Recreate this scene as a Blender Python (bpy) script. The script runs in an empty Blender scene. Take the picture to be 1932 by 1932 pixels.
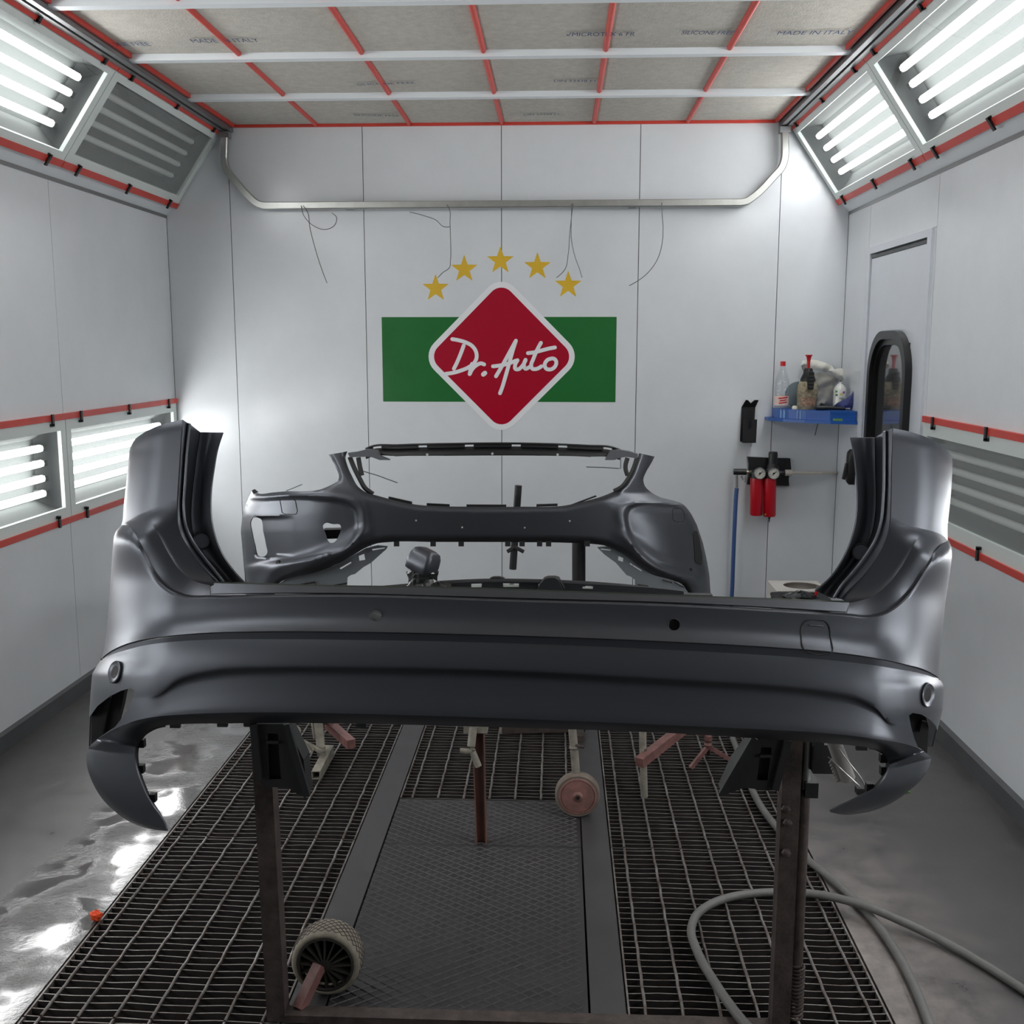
import bpy, math, random
import numpy as np
from mathutils import Vector, Matrix
from mathutils.geometry import delaunay_2d_cdt

SC = bpy.context.scene
COL = SC.collection
random.seed(7)

# ---------------------------------------------------------------- camera
F_PX, YAW, PITCH = 1984.0, 0.0436, 0.1556
CAM = np.array([0.3293, 0.0, 1.6746])
_cy, _sy, _cp, _sp = math.cos(YAW), math.sin(YAW), math.cos(PITCH), math.sin(PITCH)
FW = np.array([-_sy * _cp, _cy * _cp, -_sp])
RT = np.array([_cy, _sy, 0.0])
UP = np.cross(RT, FW)
cam_data = bpy.data.cameras.new('camera')
cam_data.sensor_width = 36.0
cam_data.lens = 36.0 * F_PX / 1932.0
cam_data.clip_start = 0.02
cam = bpy.data.objects.new('camera', cam_data)
COL.objects.link(cam)
cam.matrix_world = Matrix((
    (RT[0], UP[0], -FW[0], CAM[0]),
    (RT[1], UP[1], -FW[1], CAM[1]),
    (RT[2], UP[2], -FW[2], CAM[2]),
    (0, 0, 0, 1)))
SC.camera = cam

# ---------------------------------------------------------------- world, exposure
world = bpy.data.worlds.new('world')
SC.world = world
world.use_nodes = True
world.node_tree.nodes['Background'].inputs[0].default_value = (0.6, 0.65, 0.7, 1)
world.node_tree.nodes['Background'].inputs[1].default_value = 0.1
SC.view_settings.view_transform = 'Standard'
SC.view_settings.look = 'None'
SC.view_settings.gamma = 1.0
SC.view_settings.use_curve_mapping = False
SC.view_settings.exposure = 0.0
TUBE_STRENGTH = 18.8
SC.cycles.max_bounces = 5
SC.cycles.diffuse_bounces = 3
SC.cycles.caustics_reflective = False
SC.cycles.caustics_refractive = False
SC.cycles.glossy_bounces = 2
SC.cycles.transparent_max_bounces = 8
SC.cycles.use_adaptive_sampling = True
SC.cycles.adaptive_threshold = 0.06
SC.cycles.sample_clamp_indirect = 6.0

# ---------------------------------------------------------------- room numbers (metres)
HX = 2.0            # half width
YB = 6.34           # back wall
YF = -0.80          # wall behind the camera
ZC = 2.955          # ceiling
ZL = 2.445          # top of the upright walls
PIT = -0.42


def at(u, v, Y=None, X=None, Z=None):
    """point of the place that stands at photo position u, v and on the plane Y / X / Z = const"""
    d = FW + RT * ((u - 966.0) / F_PX) + UP * ((966.0 - v) / F_PX)
    if Y is not None:
        return CAM + d * ((Y - CAM[1]) / d[1])
    if X is not None:
        return CAM + d * ((X - CAM[0]) / d[0])
    return CAM + d * ((Z - CAM[2]) / d[2])


# ---------------------------------------------------------------- materials
def lin(r, g, b):
    def f(c):
        c /= 255.0
        return c / 12.92 if c <= 0.04045 else ((c + 0.055) / 1.055) ** 2.4
    return (f(r), f(g), f(b), 1.0)


MATS = {}


def mat(name, col, rough=0.5, metal=0.0, spec=0.5, noise=0.0, nscale=8.0, col2=None, bump=0.0, bscale=60.0,
        rough_var=0.0, coat=0.0, stretch=(1, 1, 1)):
    if name in MATS:
        return MATS[name]
    m = bpy.data.materials.new(name)
    m.use_nodes = True
    nt = m.node_tree
    b = nt.nodes['Principled BSDF']
    b.inputs['Base Color'].default_value = col
    b.inputs['Roughness'].default_value = rough
    b.inputs['Metallic'].default_value = metal
    b.inputs['Specular IOR Level'].default_value = spec
    if coat:
        b.inputs['Coat Weight'].default_value = coat
        b.inputs['Coat Roughness'].default_value = 0.1
    if noise or bump or rough_var:
        tc = nt.nodes.new('ShaderNodeTexCoord')
        mp = nt.nodes.new('ShaderNodeMapping')
        mp.inputs['Scale'].default_value = stretch
        geo = nt.nodes.new('ShaderNodeNewGeometry')
        nt.links.new(geo.outputs['Position'], mp.inputs['Vector'])
        if noise or rough_var:
            n = nt.nodes.new('ShaderNodeTexNoise')
            n.inputs['Scale'].default_value = nscale
            n.inputs['Detail'].default_value = 6.0
            n.inputs['Roughness'].default_value = 0.65
            nt.links.new(mp.outputs[0], n.inputs['Vector'])
        if noise:
            r = nt.nodes.new('ShaderNodeValToRGB')
            r.color_ramp.elements[0].position = 0.5 - 0.5 * (1 - noise * 0.6)
            r.color_ramp.elements[1].position = 0.5 + 0.28
            c2 = col2 or tuple(c * (1 - noise) for c in col[:3]) + (1,)
            r.color_ramp.elements[0].position = 0.32
            r.color_ramp.elements[1].position = 0.68
            r.color_ramp.elements[0].color = c2
            r.color_ramp.elements[1].color = col
            nt.links.new(n.outputs['Fac'], r.inputs[0])
            nt.links.new(r.outputs[0], b.inputs['Base Color'])
        if rough_var:
            mr = nt.nodes.new('ShaderNodeMapRange')
            mr.inputs['From Min'].default_value = 0.3
            mr.inputs['From Max'].default_value = 0.7
            mr.inputs['To Min'].default_value = max(0.03, rough - rough_var)
            mr.inputs['To Max'].default_value = min(1.0, rough + rough_var)
            nt.links.new(n.outputs['Fac'], mr.inputs['Value'])
            nt.links.new(mr.outputs[0], b.inputs['Roughness'])
        if bump:
            n2 = nt.nodes.new('ShaderNodeTexNoise')
            n2.inputs['Scale'].default_value = bscale
            n2.inputs['Detail'].default_value = 4.0
            nt.links.new(mp.outputs[0], n2.inputs['Vector'])
            bp = nt.nodes.new('ShaderNodeBump')
            bp.inputs['Strength'].default_value = bump
            bp.inputs['Distance'].default_value = 0.01
            nt.links.new(n2.outputs['Fac'], bp.inputs['Height'])
            nt.links.new(bp.outputs[0], b.inputs['Normal'])
    MATS[name] = m
    return m


def emit(name, col, s):
    m = bpy.data.materials.new(name)
    m.use_nodes = True
    nt = m.node_tree
    nt.nodes.remove(nt.nodes['Principled BSDF'])
    e = nt.nodes.new('ShaderNodeEmission')
    e.inputs[0].default_value = col
    e.inputs[1].default_value = s
    nt.links.new(e.outputs[0], nt.nodes['Material Output'].inputs[0])
    MATS[name] = m
    return m


def clear_glass(name, tint, ior=1.45, rough=0.0, base=0.0, dust_or_veil=0.0):
    """thin pane: transparent, with a Fresnel reflection"""
    m = bpy.data.materials.new(name)
    m.use_nodes = True
    nt = m.node_tree
    nt.nodes.remove(nt.nodes['Principled BSDF'])
    t = nt.nodes.new('ShaderNodeBsdfTransparent')
    t.inputs[0].default_value = tint
    g = nt.nodes.new('ShaderNodeBsdfGlossy')
    g.inputs['Roughness'].default_value = rough
    lw = nt.nodes.new('ShaderNodeLayerWeight')
    lw.inputs[0].default_value = 0.5
    pw = nt.nodes.new('ShaderNodeMath')
    pw.operation = 'POWER'
    pw.inputs[1].default_value = 4.0
    nt.links.new(lw.outputs['Facing'], pw.inputs[0])
    fr = nt.nodes.new('ShaderNodeMapRange')
    fr.inputs['To Min'].default_value = 0.03 + base
    fr.inputs['To Max'].default_value = 0.85
    nt.links.new(pw.outputs[0], fr.inputs['Value'])
    mx = nt.nodes.new('ShaderNodeMixShader')
    nt.links.new(fr.outputs[0], mx.inputs[0])
    nt.links.new(t.outputs[0], mx.inputs[1])
    nt.links.new(g.outputs[0], mx.inputs[2])
    if dust_or_veil:
        df = nt.nodes.new('ShaderNodeBsdfDiffuse')
        df.inputs[0].default_value = lin(196, 204, 202)
        m2 = nt.nodes.new('ShaderNodeMixShader')
        m2.inputs[0].default_value = dust_or_veil
        nt.links.new(mx.outputs[0], m2.inputs[1])
        nt.links.new(df.outputs[0], m2.inputs[2])
        mx = m2
    nt.links.new(mx.outputs[0], nt.nodes['Material Output'].inputs[0])
    MATS[name] = m
    return m


WALL = mat('white_panel', lin(222, 227, 231), 0.17, noise=0.06, nscale=3.0)
DOORGREY = mat('entrance_grey', lin(116, 120, 124), 0.4)
BACKING = mat('panel_joint', lin(70, 74, 76), 0.7)
FILTER = mat('filter_fleece', lin(196, 193, 184), 0.95, noise=0.2, nscale=30, bump=0.3, bscale=120)
RED = mat('red_strip', lin(206, 64, 52), 0.42, noise=0.12, nscale=12)
WHITEBAR = mat('white_bar', lin(222, 228, 232), 0.35)
FRAME = mat('frame_white', lin(216, 226, 223), 0.3)
REFLECT = mat('reflector_grey', lin(78, 82, 81), 0.7, spec=0.05)  # dark grey in place of white, holds down the glow beside the tubes
ALU = mat('aluminium', lin(150, 152, 153), 0.38, metal=0.85)
ZINC = mat('zinc_tube', lin(190, 192, 188), 0.28, metal=0.9, noise=0.12, nscale=20)
BLACKP = mat('black_plastic', lin(26, 27, 29), 0.42)
BLACKM = mat('black_matt', lin(20, 20, 21), 0.6)
TUBE_ON = emit('tube_lit', (1.0, 0.995, 0.99, 1), TUBE_STRENGTH)
TUBE_OFF = mat('tube_unlit', lin(242, 244, 244), 0.3)
PANE = clear_glass('lamp_pane', (0.975, 0.98, 0.98, 1))
PANE_VEILED = clear_glass('lamp_pane_veiled', (0.9, 0.93, 0.92, 1), rough=0.05, dust_or_veil=0.30)  # pale veil added to brighten the switched-off boxes over their dark trays


# ---------------------------------------------------------------- mesh helpers
class M:
    def __init__(self):
        self.v = []
        self.f = []

    def add(self, vs, fs):
        o = len(self.v)
        self.v += [tuple(float(c) for c in p) for p in vs]
        self.f += [tuple(i + o for i in q) for q in fs]
        return self

    def box(self, x0, x1, y0, y1, z0, z1):
        v = [(x0, y0, z0), (x1, y0, z0), (x1, y1, z0), (x0, y1, z0), (x0, y0, z1), (x1, y0, z1), (x1, y1, z1), (x0, y1, z1)]
        return self.add(v, [(0, 3, 2, 1), (4, 5, 6, 7), (0, 1, 5, 4), (1, 2, 6, 5), (2, 3, 7, 6), (3, 0, 4, 7)])

    def frame_box(self, o, ex, ey, ez, a, b, c):
        """box in a local frame: a, b, c are (lo, hi) along ex, ey, ez"""
        o, ex, ey, ez = map(np.array, (o, ex, ey, ez))
        v = []
        for k in c:
            for (i, j) in ((a[0], b[0]), (a[1], b[0]), (a[1], b[1]), (a[0], b[1])):
                v.append(o + ex * i + ey * j + ez * k)
        return self.add(v, [(0, 3, 2, 1), (4, 5, 6, 7), (0, 1, 5, 4), (1, 2, 6, 5), (2, 3, 7, 6), (3, 0, 4, 7)])

    def beam(self, p, q, w, h, upv=(0, 0, 1), w2=None, h2=None):
        p, q = np.array(p, float), np.array(q, float)
        d = q - p
        L = np.linalg.norm(d)
        d /= L
        s = np.cross(d, np.array(upv, float))
        if np.linalg.norm(s) < 1e-6:
            s = np.cross(d, np.array((0, 1, 0.0)))
        s /= np.linalg.norm(s)
        t = np.cross(s, d)
        w2 = w if w2 is None else w2
        h2 = h if h2 is None else h2
        v = []
        for (c, ww, hh) in ((p, w, h), (q, w2, h2)):
            for (i, j) in ((-1, -1), (1, -1), (1, 1), (-1, 1)):
                v.append(c + s * i * ww / 2 + t * j * hh / 2)
        return self.add(v, [(0, 3, 2, 1), (4, 5, 6, 7), (0, 1, 5, 4), (1, 2, 6, 5), (2, 3, 7, 6), (3, 0, 4, 7)])

    def tube(self, pts, r, n=10, cap=True, radii=None):
        P = [np.array(p, float) for p in pts]
        T = []
        for i in range(len(P)):
            a = P[max(0, i - 1)]
            b = P[min(len(P) - 1, i + 1)]
            t = b - a
            T.append(t / (np.linalg.norm(t) + 1e-12))
        ref = np.array((0, 0, 1.0)) if abs(T[0][2]) < 0.9 else np.array((1.0, 0, 0))
        s = np.cross(T[0], ref)
        s /= np.linalg.norm(s)
        rings = []
        for i, p in enumerate(P):
            s = s - T[i] * (s @ T[i])
            s /= np.linalg.norm(s)
            b = np.cross(T[i], s)
            rr = radii[i] if radii is not None else r
            rings.append([p + (s * math.cos(2 * math.pi * k / n) + b * math.sin(2 * math.pi * k / n)) * rr for k in range(n)])
        v = [q for ring in rings for q in ring]
        f = []
        for i in range(len(P) - 1):
            for k in range(n):
                f.append((i * n + k, i * n + (k + 1) % n, (i + 1) * n + (k + 1) % n, (i + 1) * n + k))
        if cap:
            f.append(tuple(range(n - 1, -1, -1)))
            f.append(tuple((len(P) - 1) * n + k for k in range(n)))
        return self.add(v, f)

    def lathe(self, o, axis, prof, n=24, cap=True):
        """prof: list of (radius, distance along axis)"""
        o = np.array(o, float)
        a = np.array(axis, float)
        a /= np.linalg.norm(a)
        ref = np.array((0, 0, 1.0)) if abs(a[2]) < 0.9 else np.array((1.0, 0, 0))
        s = np.cross(a, ref)
        s /= np.linalg.norm(s)
        b = np.cross(a, s)
        v = []
        for (r, h) in prof:
            for k in range(n):
                w = 2 * math.pi * k / n
                v.append(o + a * h + (s * math.cos(w) + b * math.sin(w)) * max(r, 1e-5))
        f = []
        for i in range(len(prof) - 1):
            for k in range(n):
                f.append((i * n + k, i * n + (k + 1) % n, (i + 1) * n + (k + 1) % n, (i + 1) * n + k))
        if cap:
            f.append(tuple(range(n - 1, -1, -1)))
            f.append(tuple((len(prof) - 1) * n + k for k in range(n)))
        return self.add(v, f)

    def prism(self, poly, o, ex, ey, ez, c0, c1):
        """flat polygon (list of 2D) extruded from c0 to c1 along ez"""
        o, ex, ey, ez = (np.array(t, float) for t in (o, ex, ey, ez))
        n = len(poly)
        v = [o + ex * p[0] + ey * p[1] + ez * c0 for p in poly] + [o + ex * p[0] + ey * p[1] + ez * c1 for p in poly]
        f = [tuple(range(n - 1, -1, -1)), tuple(range(n, 2 * n))]
        for k in range(n):
            f.append((k, (k + 1) % n, n + (k + 1) % n, n + k))
        return self.add(v, f)

    def grid(self, G):
        """G: array (rows, cols, 3)"""
        G = np.asarray(G)
        r, c = G.shape[:2]
        f = []
        for i in range(r - 1):
            for j in range(c - 1):
                f.append((i * c + j, i * c + j + 1, (i + 1) * c + j + 1, (i + 1) * c + j))
        return self.add(G.reshape(-1, 3), f)

    def build(self, name, material, parent=None, smooth=None, origin=None):
        me = bpy.data.meshes.new(name)
        if parent is not None:
            org = ORG[parent.name]
        elif origin is not None:
            org = np.array(origin, float)
        else:
            a = np.array(self.v)
            org = np.array(((a[:, 0].min() + a[:, 0].max()) / 2, (a[:, 1].min() + a[:, 1].max()) / 2, a[:, 2].min()))
        me.from_pydata([tuple(np.array(p) - org) for p in self.v], [], self.f)
        me.materials.append(material)
        if smooth is not None:
            me.shade_smooth()
            if smooth < 180:
                me.set_sharp_from_angle(angle=math.radians(smooth))
        ob = bpy.data.objects.new(name, me)
        COL.objects.link(ob)
        if parent is not None:
            ob.parent = parent
        else:
            ob.location = org
        ORG[ob.name] = org
        return ob


ORG = {}


def tag(o, label=None, cat=None, group=None, kind=None):
    if label:
        o['label'] = label
    if cat:
        o['category'] = cat
    if group:
        o['group'] = group
    if kind:
        o['kind'] = kind
    return o


def thing(name, loc, label=None, cat=None, group=None, kind=None):
    o = bpy.data.objects.new(name, None)
    o.empty_display_size = 0.1
    o.location = tuple(float(c) for c in loc)
    COL.objects.link(o)
    ORG[o.name] = np.array(loc, float)
    return tag(o, label, cat, group, kind)


def copy_part(src, parent, offset=(0, 0, 0), name=None):
    c = src.copy()
    COL.objects.link(c)
    c.parent = parent
    c.location = offset
    ORG[c.name] = ORG[parent.name]
    return c


def spline(pts, n):
    """Catmull-Rom through the points (any dimension), n samples by chord length"""
    P = np.array(pts, float)
    if len(P) == 2:
        return np.array([P[0] + (P[1] - P[0]) * t for t in np.linspace(0, 1, n)])
    d = np.linalg.norm(np.diff(P[:, :min(3, P.shape[1])], axis=0), axis=1)
    s = np.concatenate([[0], np.cumsum(np.sqrt(d + 1e-9) ** 2)])
    return sample_curve(P, s, np.linspace(0, s[-1], n))


def sample_curve(P, s, q):
    """monotone-ish cubic Hermite of P over knots s"""
    m = np.zeros_like(P)
    h = np.diff(s)[:, None]
    dl = np.diff(P, axis=0) / h
    for i in range(1, len(P) - 1):
        w1, w2 = h[i][0], h[i - 1][0]
        m[i] = (dl[i - 1] * w1 + dl[i] * w2) / (w1 + w2)
    m[0] = dl[0] * 1.5 - m[1] * 0.5
    m[-1] = dl[-1] * 1.5 - m[-2] * 0.5
    out = []
    for x in q:
        i = int(min(max(np.searchsorted(s, x) - 1, 0), len(s) - 2))
        t = (x - s[i]) / (s[i + 1] - s[i])
        hh = s[i + 1] - s[i]
        out.append(P[i] * (2 * t ** 3 - 3 * t ** 2 + 1) + m[i] * hh * (t ** 3 - 2 * t ** 2 + t)
                   + P[i + 1] * (-2 * t ** 3 + 3 * t ** 2) + m[i + 1] * hh * (t ** 3 - t ** 2))
    return np.array(out)


def ribbon(mm, pts, w, o, ex, ey, ez, c0, c1):
    """flat brush stroke with round ends: 2D points, width w, extruded c0..c1"""
    P = np.array(pts, float)
    n = len(P)
    L, R = [], []
    for i in range(n):
        a = P[max(0, i - 1)]
        b = P[min(n - 1, i + 1)]
        t = (b - a) / (np.linalg.norm(b - a) + 1e-12)
        nn = np.array((-t[1], t[0]))
        L.append(P[i] + nn * w / 2)
        R.append(P[i] - nn * w / 2)

    o, ex, ey, ez = (np.array(t, float) for t in (o, ex, ey, ez))
    v = []
    for c in (c0, c1):
        for row in (R, L):
            v += [o + ex * p[0] + ey * p[1] + ez * c for p in row]
    f = []
    for i in range(n - 1):
        f += [(2 * n + i, 2 * n + i + 1, 3 * n + i + 1, 3 * n + i), (i, 2 * n + i, 2 * n + i + 1, i + 1), (n + i, n + i + 1, 3 * n + i + 1, 3 * n + i)]
    mm.add(v, f)
    for k, c in enumerate((P[0], P[-1])):
        mm.prism([c + np.array((math.cos(q * math.pi / 8), math.sin(q * math.pi / 8))) * w / 2 for q in range(16)], o, ex, ey, ez, c0, c1 - 0.0002 - 0.00015 * k)


X_, Y_, Z_ = np.array((1.0, 0, 0)), np.array((0, 1.0, 0)), np.array((0, 0, 1.0))

# ================================================================= THE ROOM
def st(o):
    o['kind'] = 'structure'
    return o


# floor slabs, pit under the gratings
GL, GR = -1.02, 1.185           # outer edges of the grating field
SL0, SL1, SR0, SR1 = -0.355, -0.257, 0.42, 0.515
CONC = bpy.data.materials.new('wet_concrete')
CONC.use_nodes = True


def concrete_nodes():
    nt = CONC.node_tree
    N, L = nt.nodes, nt.links
    b = N['Principled BSDF']
    geo = N.new('ShaderNodeNewGeometry')

    def noise(sc, det=6, rg=0.6, vec=None):
        n = N.new('ShaderNodeTexNoise')
        n.inputs['Scale'].default_value = sc
        n.inputs['Detail'].default_value = det
        n.inputs['Roughness'].default_value = rg
        L.new(vec or geo.outputs['Position'], n.inputs['Vector'])
        return n

    def math_(op, a, bb):
        m = N.new('ShaderNodeMath')
        m.operation = op
        for k, t in enumerate((a, bb)):
            if isinstance(t, (int, float)):
                m.inputs[k].default_value = t
            else:
                L.new(t, m.inputs[k])
        m.use_clamp = False
        return m.outputs[0]

    def rng(v, a, bb, c, d):
        m = N.new('ShaderNodeMapRange')
        L.new(v, m.inputs['Value'])
        m.inputs['From Min'].default_value = a
        m.inputs['From Max'].default_value = bb
        m.inputs['To Min'].default_value = c
        m.inputs['To Max'].default_value = d
        return m.outputs[0]
    sep = N.new('ShaderNodeSeparateXYZ')
    L.new(geo.outputs['Position'], sep.inputs[0])
    n1 = noise(1.6, 5)
    n2 = noise(9, 8, 0.7)
    # the puddle lies along the left edge of the grating
    near = rng(sep.outputs['X'], -1.50, -1.16, 0.0, 1.0)
    side = rng(sep.outputs['X'], 0.0, 0.2, 1.0, 0.0)
    wet = math_('MULTIPLY', near, side)
    wet = math_('ADD', wet, math_('MULTIPLY', math_('SUBTRACT', n1.outputs['Fac'], 0.5), 1.0))
    wet = rng(wet, 0.35, 0.6, 0.0, 1.0)
    dust_or_veil = rng(sep.outputs['X'], 1.2, 1.55, 1.0, 0.0)
    dust_or_veil = math_('MULTIPLY', dust_or_veil, rng(sep.outputs['X'], 1.0, 1.15, 0.0, 1.0))
    dust_or_veil = math_('MULTIPLY', dust_or_veil, rng(n2.outputs['Fac'], 0.35, 0.65, 0.15, 0.9))
    dust_or_veil = math_('MULTIPLY', dust_or_veil, rng(sep.outputs['Y'], 2.9, 3.6, 1.0, 0.15))
    cr = N.new('ShaderNodeValToRGB')
    cr.color_ramp.elements[0].position = 0.3
    cr.color_ramp.elements[1].position = 0.7
    cr.color_ramp.elements[0].color = lin(60, 59, 60)
    cr.color_ramp.elements[1].color = lin(88, 86, 85)
    mx = math_('ADD', math_('MULTIPLY', n1.outputs['Fac'], 0.5), math_('MULTIPLY', n2.outputs['Fac'], 0.5))
    L.new(mx, cr.inputs[0])
    mc_ = N.new('ShaderNodeMix')
    mc_.data_type = 'RGBA'
    L.new(dust_or_veil, mc_.inputs[0])
    L.new(cr.outputs[0], mc_.inputs[6])
    mc_.inputs[7].default_value = lin(136, 128, 124)
    L.new(mc_.outputs[2], b.inputs['Base Color'])
    dry = rng(n2.outputs['Fac'], 0.3, 0.7, 0.26, 0.48)
    mixr = N.new('ShaderNodeMix')
    mixr.data_type = 'FLOAT'
    L.new(wet, mixr.inputs[0])
    L.new(dry, mixr.inputs[2])
    mixr.inputs[3].default_value = 0.07
    L.new(mixr.outputs[0], b.inputs['Roughness'])
    b.inputs['Specular IOR Level'].default_value = 0.6
    # ripples in the water, trowel marks elsewhere
    r1 = noise(60, 3)
    r2 = noise(190, 4)
    hgt = math_('ADD', math_('MULTIPLY', r1.outputs['Fac'], 0.6), math_('MULTIPLY', r2.outputs['Fac'], 0.25))
    drops = noise(4.5, 2)
    dm = rng(drops.outputs['Fac'], 0.46, 0.64, 0.03, 0.6)
    bs = math_('MULTIPLY', math_('ADD', math_('MULTIPLY', wet, 0.8), 0.12), dm)
    bp = N.new('ShaderNodeBump')
    bp.inputs['Distance'].default_value = 0.013
    L.new(bs, bp.inputs['Strength'])
    L.new(hgt, bp.inputs['Height'])
    L.new(bp.outputs[0], b.inputs['Normal'])


concrete_nodes()
PITM = mat('pit_concrete', lin(30, 25, 23), 0.9, noise=0.5, nscale=6, col2=lin(14, 12, 12))
m = M()
m.box(-HX, GL, YF, YB, PIT - 0.08, 0.0)
m.box(GR, HX, YF, YB, PIT - 0.08, 0.0)
floor = st(m.build('floor', CONC, origin=(0, 0, 0)))
tag(floor, 'grey painted concrete floor with wet patch beside the grating', 'floor')
st(tag(M().box(GL, GR, YF, YB, PIT - 0.08, PIT).build('floor_pit', PITM, origin=(0, 0, PIT)), 'dark dirty pit floor seen through the gratings', 'floor'))

# kerbs along the walls
KERB = mat('kerb_paint', lin(86, 88, 90), 0.5, noise=0.2, nscale=5)
for nm, x0, x1 in (('baseboard_left', -HX, -HX + 0.03), ('baseboard_right', HX - 0.03, HX)):
    st(tag(M().box(x0, x1, YF, YB, 0, 0.075).build(nm, KERB), 'low dark grey kerb along the foot of the ' + ('left' if x0 < 0 else 'right') + ' wall', 'baseboard'))
st(tag(M().box(-HX + 0.03, HX - 0.03, YB - 0.03, YB, 0, 0.075).build('baseboard_back', KERB), 'low dark grey kerb along the foot of the back wall', 'baseboard'))

# walls: backing plus separate sheet panels with open joints
G = 0.002
wb = st(tag(M().box(-HX - 0.05, HX + 0.05, YB + 0.018, YB + 0.06, 0, ZC + 0.06).build('wall_back', BACKING, origin=(0, YB, 0)), 'white panelled back wall of the booth', 'wall'))
SX = [-HX, -1.6144, -0.8200, -0.0090, 0.7940, 1.6040, HX]
for a, b in zip(SX[:-1], SX[1:]):
    M().box(a + G, b - G, YB, YB + 0.018, 0, ZC).build('wall_panel', WALL, wb)

SEAM = [6.34 - 1.47 * k for k in range(5)]     # joints of the side panels and light boxes
LZ0, LZ1 = 0.862, 1.352                         # lower light band
wl = st(tag(M().box(-HX - 0.05, -HX - 0.018, YF, YB, 0, LZ0).box(-HX - 0.05, -HX - 0.018, YF, YB, LZ1, ZL).build('wall_left', BACKING, origin=(-HX, 2, 0)), 'white panelled wall on the left with two light bands', 'wall'))
ys = SEAM + [YF]
for b, a in zip(ys[:-1], ys[1:]):
    M().box(-HX - 0.018, -HX, a + G, b - G, 0, LZ0).build('wall_panel', WALL, wl)
    M().box(-HX - 0.018, -HX, a + G, b - G, LZ1, ZL).build('wall_panel', WALL, wl)
DY0, DY1, DZ = 4.90, 5.905, 2.20                # door opening in the right wall
wr = st(tag(M().box(HX + 0.018, HX + 0.05, YF, DY0, 0, LZ0).box(HX + 0.018, HX + 0.05, YF, DY0, LZ1, ZL)
            .box(HX + 0.018, HX + 0.05, DY1, YB, 0, ZL).box(HX + 0.018, HX + 0.05, DY0, DY1, DZ, ZL).build('wall_right', BACKING, origin=(HX, 2, 0)),
            'white panelled wall on the right with the door', 'wall'))
ysr = [DY0 - 0.03, 3.40, 1.93, 0.46, YF]
for b, a in zip(ysr[:-1], ysr[1:]):
    M().box(HX, HX + 0.018, a + G, b - G, 0, LZ0).build('wall_panel', WALL, wr)
    M().box(HX, HX + 0.018, a + G, b - G, LZ1, ZL).build('wall_panel', WALL, wr)
M().box(HX, HX + 0.018, DY1 + G, YB - G, 0, ZL).build('wall_panel', WALL, wr)
M().box(HX, HX + 0.018, DY0 - 0.03 + G, DY1 - G, DZ + G, ZL).build('wall_panel', WALL, wr)
M().box(HX, HX + 0.018, DY0 - 0.03 + G, DY0, 0, DZ).build('wall_panel', WALL, wr)
# wall behind the camera
wf = st(tag(M().box(-HX - 0.05, HX + 0.05, YF - 0.06, YF - 0.018, 0, ZC + 0.06).build('wall_front', BACKING, origin=(0, YF, 0)), 'grey panelled entrance wall behind the viewer', 'wall'))
for a, b in zip(SX[:-1], SX[1:]):
    M().box(a + G, b - G, YF - 0.018, YF, 0, ZC).build('wall_panel', DOORGREY, wf)

# ceiling: fleece mats between white cross bars and red strips
CX0, CX1 = -1.575, 1.565
ce = st(tag(M().box(-HX, HX, YF, YB, ZC + 0.03, ZC + 0.06).build('ceiling', BACKING, origin=(0, 2, ZC)), 'ceiling of grey filter mats between red strips and white bars', 'ceiling'))
LXS = [CX0, -1.0866, -0.5425, -0.0071, 0.5259, 1.0596, CX1]
BY = [6.34, 5.605, 4.855, 4.105, 3.355, 2.605, 1.855, 1.105, 0.355, YF]
mats_at = {}
for j, (b, a) in enumerate(zip(BY[:-1], BY[1:])):
    for i, (x0, x1) in enumerate(zip(LXS[:-1], LXS[1:])):
        # every mat sags a little in the middle
        n = 7
        Gd = np.zeros((n, n, 3))
        for p in range(n):
            for q in range(n):
                s, t = p / (n - 1), q / (n - 1)
                Gd[p, q] = (x0 + (x1 - x0) * t, a + (b - a) * s, ZC - 0.006 * math.sin(math.pi * s) * math.sin(math.pi * t) * random.uniform(0.6, 1.2))
        mats_at[(i, j)] = M().grid(Gd).build('filter_mat', FILTER, ce, smooth=180)
for j, y in enumerate(BY[1:-1]):
    M().box(CX0 - 0.04, CX1 + 0.04, y - 0.024, y + 0.024, ZC - 0.028, ZC + 0.01).build('cross_bar', WHITEBAR, ce)
for x in LXS[1:-1]:
    for b, a in zip(BY[:-1], BY[1:]):
        mm = M()
        pr = [(math.cos(math.pi * k / 6) * 0.013, -math.sin(math.pi * k / 6) * 0.016) for k in range(7)]
        mm.prism(pr, (x, 0, ZC), X_, Z_, Y_, a + 0.024, b - 0.024)
        mm.build('red_strip', RED, ce, smooth=40)
for (a, b) in ((CX0, CX0 + 0.013), (CX1 - 0.013, CX1)):
    for y1, y0 in zip(BY[:-1], BY[1:]):
        M().box(a, b, y0 + 0.03, y1 - 0.03, ZC - 0.02, ZC + 0.01).build('edge_strip', RED, ce)
M().box(CX0, CX1, YB - 0.016, YB, ZC - 0.016, ZC + 0.01).build('edge_strip', RED, ce)

# printing on the mats
INK = mat('blue_ink', lin(52, 74, 112), 0.8)


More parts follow.
